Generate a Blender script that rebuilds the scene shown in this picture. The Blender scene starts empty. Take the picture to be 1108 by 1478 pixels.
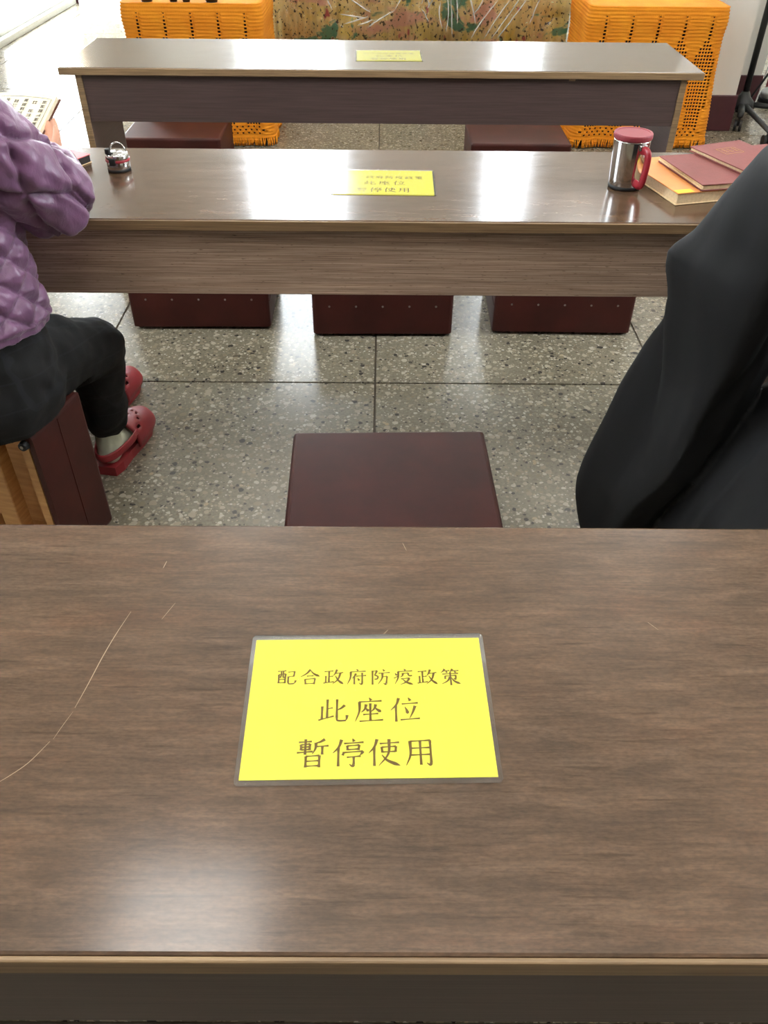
import bpy, bmesh, math, random
from mathutils import Vector, Matrix, noise

random.seed(7)
SC = bpy.context.scene
COL = SC.collection
PI = math.pi

# ------------------------------------------------------------------ camera
CAM_H = 1.294
cam_data = bpy.data.cameras.new('camera')
cam_data.sensor_fit = 'HORIZONTAL'
cam_data.sensor_width = 36.0
cam_data.lens = 38.487
cam_data.clip_start = 0.02
cam_data.clip_end = 200
cam = bpy.data.objects.new('camera', cam_data)
COL.objects.link(cam)
_r = Vector((0.99997, 0.000647, 0.007683))
_u = Vector((-0.006287, 0.645245, 0.763949))
_f = Vector((0.004463, 0.763975, -0.64523))
cam.matrix_world = Matrix(((_r.x, _u.x, -_f.x, 0), (_r.y, _u.y, -_f.y, 0),
                           (_r.z, _u.z, -_f.z, CAM_H), (0, 0, 0, 1)))
SC.camera = cam

# ------------------------------------------------------------------ world, exposure
world = bpy.data.worlds.new('sky')
SC.world = world
world.use_nodes = True
_bg = world.node_tree.nodes['Background']
_bg.inputs[0].default_value = (0.86, 0.94, 1.0, 1)
_bg.inputs[1].default_value = 24.0
SC.view_settings.view_transform = 'Standard'
SC.view_settings.look = 'None'
SC.view_settings.gamma = 1
SC.view_settings.use_curve_mapping = False
SC.view_settings.exposure = 0.0
LAMP_POWER = 9.0          # strength of the ceiling light diffusers


# ------------------------------------------------------------------ materials
def srgb(r, g, b):
    def c(v):
        v /= 255.0
        return v / 12.92 if v <= 0.04045 else ((v + 0.055) / 1.055) ** 2.4
    return (c(r), c(g), c(b), 1)


class NT:
    """small helper to write node trees"""
    def __init__(self, name):
        self.m = bpy.data.materials.new(name)
        self.m.use_nodes = True
        self.t = self.m.node_tree
        self.b = self.t.nodes['Principled BSDF']
        self.out = self.t.nodes['Material Output']

    def n(self, typ, **kw):
        o = self.t.nodes.new(typ)
        for k, v in kw.items():
            setattr(o, k, v)
        return o

    def l(self, a, b):
        self.t.links.new(a, b)

    def coord(self, scale=(1, 1, 1), kind='Object', rot=(0, 0, 0)):
        tc = self.n('ShaderNodeTexCoord')
        mp = self.n('ShaderNodeMapping')
        mp.inputs['Scale'].default_value = scale
        mp.inputs['Rotation'].default_value = rot
        self.l(tc.outputs[kind], mp.inputs[0])
        return mp.outputs[0]

    def noise(self, vec, scale=5, detail=4, rough=.5, dist=0):
        o = self.n('ShaderNodeTexNoise')
        o.inputs['Scale'].default_value = scale
        o.inputs['Detail'].default_value = detail
        o.inputs['Roughness'].default_value = rough
        o.inputs['Distortion'].default_value = dist
        if vec is not None:
            self.l(vec, o.inputs['Vector'])
        return o.outputs['Fac']

    def ramp(self, fac, stops, interp='LINEAR'):
        o = self.n('ShaderNodeValToRGB')
        o.color_ramp.interpolation = interp
        e = o.color_ramp.elements
        while len(e) > 1:
            e.remove(e[-1])
        e[0].position = stops[0][0]
        e[0].color = stops[0][1]
        for p, c in stops[1:]:
            x = e.new(p)
            x.color = c
        self.l(fac, o.inputs[0])
        return o.outputs[0]

    def mix(self, fac, a, b, mode='MIX'):
        o = self.n('ShaderNodeMix', data_type='RGBA', blend_type=mode)
        for s, v in ((0, fac), (6, a), (7, b)):
            if isinstance(v, (int, float)):
                o.inputs[s].default_value = v
            elif isinstance(v, tuple):
                o.inputs[s].default_value = v
            else:
                self.l(v, o.inputs[s])
        return o.outputs[2]

    def math(self, op, a, b=None, clamp=False):
        o = self.n('ShaderNodeMath', operation=op, use_clamp=clamp)
        for s, v in ((0, a), (1, b)):
            if v is None:
                continue
            if isinstance(v, (int, float)):
                o.inputs[s].default_value = v
            else:
                self.l(v, o.inputs[s])
        return o.outputs[0]

    def base(self, c):
        if isinstance(c, tuple):
            self.b.inputs['Base Color'].default_value = c
        else:
            self.l(c, self.b.inputs['Base Color'])
        return self

    def p(self, **kw):
        for k, v in kw.items():
            self.b.inputs[k.replace('_', ' ')].default_value = v
        return self

    def bump(self, h, strength=.2, dist=.01):
        o = self.n('ShaderNodeBump')
        o.inputs['Strength'].default_value = strength
        o.inputs['Distance'].default_value = dist
        self.l(h, o.inputs['Height'])
        self.l(o.outputs[0], self.b.inputs['Normal'])
        return self


def plain(name, col, rough=.5, metal=0, var=0.06, vscale=30, **kw):
    t = NT(name)
    v = t.noise(t.coord(), vscale, 3)
    dark = tuple(c * (1 - var) for c in col[:3]) + (1,)
    lite = tuple(min(1, c * (1 + var)) for c in col[:3]) + (1,)
    t.base(t.ramp(v, [(.3, dark), (.7, lite)]))
    t.p(Roughness=rough, Metallic=metal, **kw)
    return t.m


def wood_laminate():
    t = NT('walnut_laminate')
    long = t.noise(t.coord((4.5, 26, 26)), 3, 7, .68, .5)
    fine = t.noise(t.coord((9, 240, 240)), 2.2, 4, .7)
    blot = t.noise(t.coord((2.2, 6, 6)), 2.5, 6, .7)
    speck = t.noise(t.coord((160, 420, 420)), 1.0, 2, .6)
    c1 = t.ramp(long, [(.30, srgb(50, 35, 25)), (.5, srgb(90, 68, 50)), (.70, srgb(114, 90, 70))])
    c2 = t.ramp(blot, [(.3, srgb(66, 53, 43)), (.55, srgb(92, 70, 53)), (.75, srgb(102, 70, 50))])
    c = t.mix(.5, c1, c2)
    st = t.ramp(fine, [(.3, (.72, .72, .72, 1)), (.6, (1.06, 1.06, 1.06, 1))])
    c = t.mix(.8, c, st, 'MULTIPLY')
    c = t.mix(.55, c, t.ramp(speck, [(.36, (.72, .72, .72, 1)), (.60, (1.18, 1.16, 1.14, 1))]), 'MULTIPLY')
    # small dark pores along the grain
    pore = t.noise(t.coord((10, 150, 150)), 1.0, 3, .6)
    pm = t.ramp(pore, [(.31, (.48, .45, .43, 1)), (.40, (1, 1, 1, 1))])
    c = t.mix(.7, c, pm, 'MULTIPLY')
    t.base(c)
    rr = t.ramp(blot, [(.3, (.14, .14, .14, 1)), (.7, (.20, .20, .20, 1))])
    t.l(rr, t.b.inputs['Roughness'])
    t.bump(fine, .02, .0006)
    t.p(**{'Specular IOR Level': .68})
    return t.m


def striped_laminate():
    t = NT('striped_laminate')
    fine = t.noise(t.coord((4, 10, 480)), 1.5, 4, .7)
    mid = t.noise(t.coord((1.5, 3, 60)), 1.5, 4, .6)
    c = t.ramp(fine, [(.3, srgb(116, 93, 79)), (.47, srgb(168, 142, 123)), (.62, srgb(204, 180, 160))])
    c2 = t.ramp(mid, [(.3, (.75, .75, .75, 1)), (.65, (1.08, 1.08, 1.08, 1))])
    c = t.mix(1.0, c, c2, 'MULTIPLY')
    pore = t.noise(t.coord((60, 60, 380)), 1.0, 2, .5)
    pm = t.ramp(pore, [(.29, (.35, .3, .28, 1)), (.35, (1, 1, 1, 1))])
    c = t.mix(.8, c, pm, 'MULTIPLY')
    t.base(c).p(Roughness=.42)
    t.bump(fine, .06, .001)
    return t.m


def dark_laminate():
    t = NT('dark_laminate')
    fine = t.noise(t.coord((4, 10, 300)), 1.5, 4, .7)
    c = t.ramp(fine, [(.3, srgb(62, 48, 46)), (.65, srgb(86, 70, 67))])
    t.base(c).p(Roughness=.4)
    return t.m


def edge_mat():
    t = NT('worn_edge_band')
    a = t.noise(t.coord((3, 60, 140)), 2, 4, .6)
    c = t.ramp(a, [(.3, srgb(108, 86, 62)), (.6, srgb(146, 120, 88)), (.8, srgb(168, 142, 106))])
    t.base(c).p(Roughness=.45)
    return t.m


def terrazzo():
    t = NT('terrazzo')
    co = t.coord()
    # colour field of the cement
    ce = t.ramp(t.noise(co, 3.2, 5, .6), [(.3, srgb(112, 104, 86)), (.7, srgb(146, 139, 122))])
    ce = t.mix(.5, ce, t.ramp(t.noise(co, 120, 2), [(.3, srgb(104, 98, 84)), (.7, srgb(150, 144, 130))]))
    col = ce
    for (sc, th, lo, hi, rnd) in ((115, .40, .35, .62, 1), (58, .34, .5, .86, 1), (38, .28, .72, .95, 1)):
        wob = t.n('ShaderNodeVectorMath', operation='ADD')
        nz = t.n('ShaderNodeTexNoise')
        nz.inputs['Scale'].default_value = sc * 1.3
        t.l(co, nz.inputs['Vector'])
        sub = t.n('ShaderNodeVectorMath', operation='SCALE')
        sub.inputs['Scale'].default_value = .55 / sc
        t.l(nz.outputs['Color'], sub.inputs[0])
        t.l(co, wob.inputs[0])
        t.l(sub.outputs[0], wob.inputs[1])
        v = t.n('ShaderNodeTexVoronoi')
        v.inputs['Scale'].default_value = sc
        v.inputs['Randomness'].default_value = rnd
        t.l(wob.outputs[0], v.inputs['Vector'])
        sep = t.n('ShaderNodeSeparateColor')
        t.l(v.outputs['Color'], sep.inputs[0])
        # random size of each chip
        size = t.math('MULTIPLY', sep.outputs[0], th)
        size = t.math('ADD', size, th * .35)
        mask = t.math('LESS_THAN', v.outputs['Distance'], size)
        pick = t.math('GREATER_THAN', sep.outputs[1], 1 - hi)
        mask = t.math('MULTIPLY', mask, pick)
        chip = t.ramp(sep.outputs[2], [(0, srgb(62, 60, 56)), (.10, srgb(70, 68, 64)), (.13, srgb(132, 122, 102)),
                                       (.4, srgb(176, 168, 150)), (.65, srgb(196, 190, 176)), (.85, srgb(208, 204, 194)),
                                       (1, srgb(166, 150, 122))])
        col = t.mix(mask, col, chip)
    big = t.noise(co, 1.4, 3, .5)
    col = t.mix(.6, col, t.ramp(big, [(.3, (.74, .72, .66, 1)), (.7, (1.04, 1.04, 1.04, 1))]), 'MULTIPLY')
    t.base(col)
    t.p(Roughness=.25, Specular_IOR_Level=.42)
    return t.m


def vinyl():
    t = NT('maroon_vinyl')
    a = t.noise(t.coord(), 9, 5, .6)
    c = t.ramp(a, [(.3, srgb(54, 21, 17)), (.7, srgb(72, 28, 23))])
    f = t.noise(t.coord(), 420, 2)
    t.base(c).p(Roughness=.48, Specular_IOR_Level=.32).bump(f, .12, .0006)
    return t.m


def plywood():
    t = NT('pale_plywood')
    a = t.noise(t.coord((6, 60, 6)), 1.4, 5, .6, .4)
    t.base(t.ramp(a, [(.3, srgb(186, 134, 78)), (.6, srgb(212, 162, 104)), (.8, srgb(222, 178, 122))])).p(Roughness=.55)
    return t.m


def jacket_mat():
    t = NT('purple_quilted_nylon')
    a = t.noise(t.coord(), 14, 5, .6, .5)
    c = t.ramp(a, [(.3, srgb(102, 68, 100)), (.7, srgb(130, 90, 126))])
    w = t.noise(t.coord((1, 1, .5)), 55, 4, .6, .8)
    t.base(c).p(Roughness=.36).bump(w, .35, .006)
    t.b.inputs['Sheen Weight'].default_value = .25
    return t.m


def trousers_mat():
    t = NT('black_checked_cloth')
    co = t.coord((1, 1, 1), rot=(.2, .1, .35))
    sx = t.n('ShaderNodeSeparateXYZ')
    t.l(co, sx.inputs[0])
    g = None
    for k in (0, 2):
        s = t.math('MULTIPLY', sx.outputs[k], 18)
        s = t.math('FRACT', s)
        s = t.math('SUBTRACT', s, .5)
        s = t.math('ABSOLUTE', s)
        s = t.math('LESS_THAN', s, .035)
        g = s if g is None else t.math('MAXIMUM', g, s)
    c = t.mix(g, srgb(12, 12, 14), srgb(22, 24, 28))
    t.base(c).p(Roughness=.85)
    t.bump(t.noise(t.coord(), 26, 4), .25, .008)
    return t.m


def cloth(name, col, rough=.85, var=.12, scale=40, b=.2, bs=30):
    t = NT(name)
    a = t.noise(t.coord(), scale, 4)
    t.base(t.ramp(a, [(.3, tuple(c * (1 - var) for c in col[:3]) + (1,)), (.7, tuple(min(1, c * (1 + var)) for c in col[:3]) + (1,))]))
    t.p(Roughness=rough).bump(t.noise(t.coord(), bs, 4), b, .004)
    return t.m


def crochet_mat():
    t = NT('orange_crochet_yarn')
    co = t.coord()
    sx = t.n('ShaderNodeSeparateXYZ')
    t.l(co, sx.inputs[0])
    yarn = t.noise(t.coord((1, 1, .6)), 240, 3, .6)
    row = t.math('SINE', t.math('ADD', t.math('MULTIPLY', sx.outputs[2], 2 * PI / .0150), t.math('MULTIPLY', yarn, 1.6)))
    h = t.math('ADD', t.math('MULTIPLY', row, .5), t.math('MULTIPLY', yarn, .9))
    t.base(t.ramp(t.noise(co, 9, 3), [(.3, srgb(236, 140, 14)), (.7, srgb(246, 158, 26))])).p(Roughness=.85)
    t.bump(h, .55, .005)
    return t.m


def brocade():
    t = NT('gold_brocade')
    co = t.coord()
    base = t.ramp(t.noise(co, 7, 4, .6), [(.3, srgb(248, 206, 128)), (.5, srgb(255, 228, 160)), (.7, srgb(255, 226, 112))])
    stripe = t.ramp(t.noise(t.coord((52, 1, .4)), 1.0, 2, .5), [(.35, (.84, .80, .74, 1)), (.55, (1.05, 1.05, 1.05, 1))])
    base = t.mix(.75, base, stripe, 'MULTIPLY')
    pink = t.ramp(t.noise(t.coord((1, 1, 1.6)), 5.5, 3, .5), [(.54, (0, 0, 0, 1)), (.64, (1, 1, 1, 1))])
    col = t.mix(pink, base, srgb(248, 188, 160))
    red = t.ramp(t.noise(t.coord((1.5, 1, 1)), 9, 2, .5), [(.66, (0, 0, 0, 1)), (.70, (1, 1, 1, 1))])
    col = t.mix(red, col, srgb(214, 104, 100))
    grn = t.ramp(t.noise(t.coord((.8, 1, 1.2), rot=(0, .6, 0)), 6.5, 4, .55, .6), [(.59, (0, 0, 0, 1)), (.63, (1, 1, 1, 1))])
    col = t.mix(grn, col, srgb(110, 160, 124))
    spk = t.ramp(t.noise(t.coord((1, 1, .8), rot=(0, .5, 0)), 70, 2, .5), [(.36, (1, 1, 1, 1)), (.40, (0, 0, 0, 1))])
    col = t.mix(spk, col, srgb(96, 74, 44))
    t.base(col).p(Roughness=.5)
    return t.m


def clear_plastic(name='clear_plastic', rough=.07, alpha=.93, ior=1.55):
    t = NT(name)
    tr = t.n('ShaderNodeBsdfTransparent')
    tr.inputs[0].default_value = (alpha, alpha, alpha, 1)
    gl = t.n('ShaderNodeBsdfGlossy')
    gl.inputs['Roughness'].default_value = rough
    gl.inputs['Color'].default_value = (1, 1, 1, 1)
    fr = t.n('ShaderNodeFresnel')
    fr.inputs[0].default_value = ior
    mx = t.n('ShaderNodeMixShader')
    t.l(fr.outputs[0], mx.inputs[0])
    t.l(tr.outputs[0], mx.inputs[1])
    t.l(gl.outputs[0], mx.inputs[2])
    t.l(mx.outputs[0], t.out.inputs[0])
    t.t.nodes.remove(t.b)
    return t.m


def fold_plastic():  # see-through white that paints glints of light on the cellophane
    t = NT('stacked_plastic_fold')  # material of the painted glints
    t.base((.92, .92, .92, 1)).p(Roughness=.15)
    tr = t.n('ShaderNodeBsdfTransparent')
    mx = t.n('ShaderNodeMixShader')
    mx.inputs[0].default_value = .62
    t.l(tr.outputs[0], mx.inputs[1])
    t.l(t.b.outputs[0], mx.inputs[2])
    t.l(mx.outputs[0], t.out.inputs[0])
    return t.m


def emit(name, col, s):
    t = NT(name)
    t.base((.9, .9, .9, 1))
    t.b.inputs['Emission Color'].default_value = col
    t.b.inputs['Emission Strength'].default_value = s
    return t.m


M = {
    'top': wood_laminate(), 'stripe': striped_laminate(), 'dark': dark_laminate(), 'edge': edge_mat(),
    'terrazzo': terrazzo(), 'grout': plain('dark_joint', srgb(84, 74, 60), .7),
    'vinyl': vinyl(), 'ply': plywood(), 'studs': plain('nickel_stud', srgb(150, 146, 140), .3, 1),
    'rubber': plain('black_rubber', srgb(24, 24, 25), .6), 'steel': plain('polished_steel', srgb(205, 205, 205), .12, 1, .02),
    'wall': plain('white_wall_paint', srgb(232, 230, 224), .7, 0, .02, 6),
    'ceiling': plain('ceiling_paint', srgb(228, 226, 220), .85, 0, .02, 6),
    'maroon': plain('maroon_skirting', srgb(78, 36, 44), .3),
    'alu': plain('pale_aluminium', srgb(206, 206, 198), .4, .1), 'tanframe': plain('tan_frame', srgb(190, 170, 138), .4),
    'concrete': plain('pale_concrete', srgb(214, 212, 204), .8, 0, .05, 4),
    'jacket': jacket_mat(), 'trousers': trousers_mat(), 'skin': plain('skin', srgb(214, 158, 132), .5, 0, .05, 20),
    'hair': plain('dark_hair', srgb(40, 36, 34), .5), 'sock': cloth('pale_sock', srgb(206, 212, 190)),
    'clog': plain('red_rubber', srgb(150, 44, 50), .45), 'robe': cloth('black_robe_cloth', srgb(11, 13, 17), .8, .06, 8, .12, 14),
    'paper': plain('cream_paper', srgb(238, 228, 200), .7, 0, .02), 'yellow': plain('yellow_paper', srgb(254, 252, 96), .6, 0, .01),
    'ink': plain('brown_ink', srgb(122, 96, 24), .6), 'black_ink': plain('black_ink', srgb(40, 34, 32), .6),
    'lamin': clear_plastic('laminating_film', .16, .97), 'plastic': clear_plastic('cellophane', .12, 1.0, 1.6), 'fold': fold_plastic(), 'glass': clear_plastic('window_glass', .0, .97),  # 'fold' is the white of the painted glints
    'crochet': crochet_mat(),
    'brocade': brocade(), 'darkwood': plain('dark_wood', srgb(52, 28, 20), .35), 'altarwood': plain('red_brown_wood', srgb(92, 44, 26), .35),
    'bookred': cloth('maroon_book_cloth', srgb(130, 68, 65), .6, .05, 60, .1, 200), 'bookorange': plain('orange_cover', srgb(226, 150, 84), .5),
    'bookyellow': plain('yellow_corner', srgb(232, 200, 50), .5), 'pages': plain('page_block', srgb(222, 196, 156), .7, 0, .1, 200),
    'gold': plain('dull_gold', srgb(176, 128, 76), .45, .2), 'pink': plain('pink_cover', srgb(222, 104, 112), .4),
    'redplastic': plain('red_plastic', srgb(150, 30, 44), .35), 'redlid': plain('matt_red_lid', srgb(142, 52, 64), .5),
    'black': plain('black_metal', srgb(38, 39, 40), .45), 'blackgloss': plain('black_glaze', srgb(24, 18, 16), .2),
    'grey': plain('grey_plastic', srgb(150, 152, 146), .5), 'white': plain('white_plastic', srgb(236, 236, 232), .4, 0, .02),
    'scratch': plain('pale_scratch', srgb(156, 130, 102), .7),
    'lamp': emit('lamp_diffuser', (1, .98, .94, 1), LAMP_POWER),
}


# ------------------------------------------------------------------ geometry helpers
def obj(name, bm, mat, parent=None, smooth=False, loc=None, rot=None):
    me = bm if isinstance(bm, bpy.types.Mesh) else None
    if me is None:
        me = bpy.data.meshes.new(name)
        bm.normal_update()
        bm.to_mesh(me)
        bm.free()
    me.materials.clear()
    me.materials.append(M[mat] if isinstance(mat, str) else mat)
    if smooth:
        me.polygons.foreach_set('use_smooth', [True] * len(me.polygons))
    o = bpy.data.objects.new(name, me)
    COL.objects.link(o)
    if parent is not None:
        o.parent = parent
    if loc is not None:
        o.location = loc
    if rot is not None:
        o.rotation_euler = rot
    return o


def thing(name, label, cat, loc=(0, 0, 0), rot=(0, 0, 0), group=None):
    o = bpy.data.objects.new(name, None)
    o.empty_display_size = .05
    COL.objects.link(o)
    o.location = loc
    o.rotation_euler = rot
    tag(o, label, cat, group)
    return o


def tag(o, label, cat, group=None):
    o['label'] = label
    o['category'] = cat
    if group:
        o['group'] = group
    return o


def struct(o):
    o['kind'] = 'structure'
    return o


def dup(root, label, loc=None, rot=None):
    r = root.copy()
    COL.objects.link(r)
    r['label'] = label
    if loc is not None:
        r.location = loc
    if rot is not None:
        r.rotation_euler = rot
    for ch in list(root.children):
        c = ch.copy()
        COL.objects.link(c)
        c.parent = r
        for g in list(ch.children):
            d = g.copy()
            COL.objects.link(d)
            d.parent = c
    return r


def box(x0, x1, y0, y1, z0, z1, bev=0, seg=2, bm=None):
    b = bmesh.new()
    bmesh.ops.create_cube(b, size=1)
    for v in b.verts:
        v.co = Vector((x0 + (v.co.x + .5) * (x1 - x0), y0 + (v.co.y + .5) * (y1 - y0), z0 + (v.co.z + .5) * (z1 - z0)))
    if bev:
        bmesh.ops.bevel(b, geom=b.edges[:], offset=bev, segments=seg, affect='EDGES', profile=.5)
    if bm is None:
        return b
    merge(bm, b)
    return bm


def merge(bm, b):
    me = bpy.data.meshes.new('tmp')
    b.to_mesh(me)
    b.free()
    bm.from_mesh(me)
    bpy.data.meshes.remove(me)


def lathe(prof, seg=32, bm=None, cx=0, cy=0, cz=0):
    """prof: (radius, z) from bottom to top; closed at the axis where the radius is 0"""
    b = bmesh.new()
    rings = []
    for r, z in prof:
        if r < 1e-6:
            rings.append([b.verts.new((cx, cy, cz + z))])
        else:
            rings.append([b.verts.new((cx + r * math.cos(2 * PI * k / seg), cy + r * math.sin(2 * PI * k / seg), cz + z)) for k in range(seg)])
    for a, c in zip(rings, rings[1:]):
        for k in range(seg):
            k2 = (k + 1) % seg
            if len(a) == 1 and len(c) == 1:
                continue
            if len(a) == 1:
                b.faces.new((a[0], c[k2], c[k]))
            elif len(c) == 1:
                b.faces.new((a[k], a[k2], c[0]))
            else:
                b.faces.new((a[k], a[k2], c[k2], c[k]))
    bmesh.ops.recalc_face_normals(b, faces=b.faces[:])
    if bm is None:
        return b
    merge(bm, b)
    return bm


def tube(pts, radii, seg=14, up=(0, 0, 1), bm=None, caps=True):
    """tapered tube; radii entries are r or (r_side, r_up)"""
    b = bmesh.new()
    pts = [Vector(p) for p in pts]
    rings = []
    n = len(pts)
    for i, p in enumerate(pts):
        t = (pts[min(i + 1, n - 1)] - pts[max(i - 1, 0)]).normalized()
        u = Vector(up)
        if abs(t.dot(u.normalized())) > .97:
            u = Vector((0, 1, 0)) if abs(t.y) < .9 else Vector((1, 0, 0))
        s = t.cross(u).normalized()
        w = s.cross(t).normalized()
        r = radii[i] if isinstance(radii, (list, tuple)) else radii
        rs, ru = (r, r) if not isinstance(r, (tuple, list)) else r
        rings.append([b.verts.new(p + s * rs * math.cos(2 * PI * k / seg) + w * ru * math.sin(2 * PI * k / seg)) for k in range(seg)])
    for a, c in zip(rings, rings[1:]):
        for k in range(seg):
            b.faces.new((a[k], a[(k + 1) % seg], c[(k + 1) % seg], c[k]))
    if caps:
        for ring in (rings[0], rings[-1]):
            b.faces.new(ring)
    bmesh.ops.recalc_face_normals(b, faces=b.faces[:])
    if bm is None:
        return b
    merge(bm, b)
    return bm


def ball(c, r, bm=None, seg=16):
    b = bmesh.new()
    bmesh.ops.create_uvsphere(b, u_segments=seg, v_segments=seg // 2 + 2, radius=1)
    r = (r, r, r) if not isinstance(r, tuple) else r
    for v in b.verts:
        v.co = Vector((c[0] + v.co.x * r[0], c[1] + v.co.y * r[1], c[2] + v.co.z * r[2]))
    if bm is None:
        return b
    merge(bm, b)
    return bm


def limb(bm, pts, radii, seg=14):
    tube(pts, radii, seg, bm=bm)
    for p, r in ((pts[0], radii[0]), (pts[-1], radii[-1])):
        rr = r if not isinstance(r, (tuple, list)) else min(r)
        ball(p, rr, bm)


def remesh(bm, voxel, smooth=4, sub=0):
    """melt overlapping volumes into one continuous surface"""
    bmesh.ops.triangulate(bm, faces=bm.faces[:])
    me = bpy.data.meshes.new('tmp')
    bm.to_mesh(me)
    bm.free()
    o = bpy.data.objects.new('tmp', me)
    COL.objects.link(o)
    m = o.modifiers.new('r', 'REMESH')
    m.mode = 'VOXEL'
    m.voxel_size = voxel
    m.use_smooth_shade = True
    if smooth:
        s = o.modifiers.new('s', 'SMOOTH')
        s.factor = .5
        s.iterations = smooth
    dg = bpy.context.evaluated_depsgraph_get()
    out = bpy.data.meshes.new_from_object(o.evaluated_get(dg))
    bpy.data.objects.remove(o)
    bpy.data.meshes.remove(me)
    return out


def ribbon(bm, pts, widths, z=0.0):
    """flat tapered strip in the xy plane"""
    pts = [Vector((p[0], p[1])) for p in pts]
    n = len(pts)
    L, Rr = [], []
    for i, p in enumerate(pts):
        t = pts[min(i + 1, n - 1)] - pts[max(i - 1, 0)]
        if t.length < 1e-9:
            t = Vector((1, 0))
        t.normalize()
        nn = Vector((-t.y, t.x)) * widths[i] * .5
        L.append(bm.verts.new((p.x + nn.x, p.y + nn.y, z)))
        Rr.append(bm.verts.new((p.x - nn.x, p.y - nn.y, z)))
    for i in range(n - 1):
        bm.faces.new((Rr[i], Rr[i + 1], L[i + 1], L[i]))


def catmull(pts, per=6):
    out = []
    P = [Vector(p) for p in pts]
    P = [2 * P[0] - P[1]] + P + [2 * P[-1] - P[-2]]
    for i in range(1, len(P) - 2):
        for k in range(per):
            t = k / per
            a, b, c, d = P[i - 1:i + 3]
            out.append(.5 * ((2 * b) + (c - a) * t + (2 * a - 5 * b + 4 * c - d) * t * t + (3 * b - a - 3 * c + d) * t ** 3))
    out.append(P[-2])
    return out


# ------------------------------------------------------------------ the hall
X0, X1, Y0, Y1, ZC = -2.8, 3.6, -5.2, 9.7, 4.4

flo = struct(obj('floor', box(X0 - .1, X1 + .1, Y0 - .1, Y1 + .1, -.12, -.004), 'grout'))
TILE = .858
tile_me = None
ix = 0
for i in range(-4, 5):
    for j in range(-9, 9):
        xa, ya = -.018 + i * TILE, 2.133 + j * TILE
        xa0, xa1 = max(xa, X0), min(xa + TILE, X1)
        ya0, ya1 = max(ya, Y0), min(ya + TILE, Y1)
        if xa1 - xa0 < .02 or ya1 - ya0 < .02:
            continue
        g = .0028
        full = abs(xa1 - xa0 - TILE) < 1e-6 and abs(ya1 - ya0 - TILE) < 1e-6
        b = box(xa0 + g, xa1 - g, ya0 + g, ya1 - g, -.02, 0, .0012, 1)
        obj('terrazzo_panel', b, 'terrazzo', flo)

struct(obj('ceiling', box(X0 - .1, X1 + .1, Y0 - .1, Y1 + .1, ZC, ZC + .1), 'ceiling'))
struct(obj('wall_back', box(X0 - .1, X1 + .1, Y0 - .12, Y0, 0, ZC), 'altarwood'))
SIDE = (1.2, 2.5, 1.35, 2.75)          # y0, y1, z0, z1 of the windows in the two side walls


def side_wall(bm, xa, xb, ya, yb):
    a, c, d, e = SIDE
    box(xa, xb, ya, a, 0, ZC, bm=bm)
    box(xa, xb, c, yb, 0, ZC, bm=bm)
    box(xa, xb, a, c, 0, d, bm=bm)
    box(xa, xb, a, c, e, ZC, bm=bm)


b = bmesh.new()
side_wall(b, X1, X1 + .12, Y0, Y1)
struct(obj('wall_right', b, 'wall'))

# left wall with a wide sliding door opening
DY0, DY1, DZ = 6.35, 8.62, 2.25
b = bmesh.new()
side_wall(b, X0 - .15, X0, Y0, DY0)
box(X0 - .15, X0, DY1, Y1, 0, ZC, bm=b)
box(X0 - .15, X0, DY0, DY1, DZ, ZC, bm=b)
struct(obj('wall_left', b, 'wall'))
struct(obj('baseboard_left', box(X0, X0 + .05, DY1 + .02, Y1, 0, .12, .004), 'maroon'))
struct(obj('baseboard_right', box(X1 - .02, X1, Y0, Y1, 0, .12, .004), 'maroon'))

door = struct(obj('door_1', box(X0 - .28, X0 + .03, DY0, DY1, .0, .045, .004), 'alu'))
obj('threshold_rail', box(X0 - .10, X0 - .02, DY0, DY1, .045, .07, .003), 'alu', door)
b = bmesh.new()
box(X0 - .14, X0 + .02, DY0, DY0 + .06, .045, DZ, .003, bm=b)
box(X0 - .14, X0 + .02, DY1 - .06, DY1, .045, DZ, .003, bm=b)
box(X0 - .14, X0 + .02, DY0, DY1, DZ - .06, DZ, .003, bm=b)
obj('door_frame', b, 'tanframe', door)
leaf = bmesh.new()
for (ya, yb, za, zb) in ((6.41, 6.47, .07, 2.19), (6.92, 6.98, .07, 2.19), (6.47, 6.92, .07, .17), (6.47, 6.92, 2.11, 2.19)):
    box(X0 - .09, X0 - .05, ya, yb, za, zb, .003, bm=leaf)
lf = obj('sliding_leaf', leaf, 'tanframe', door)
obj('pane', box(X0 - .074, X0 - .068, 6.46, 6.93, .16, 2.12), 'glass', lf)

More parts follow.
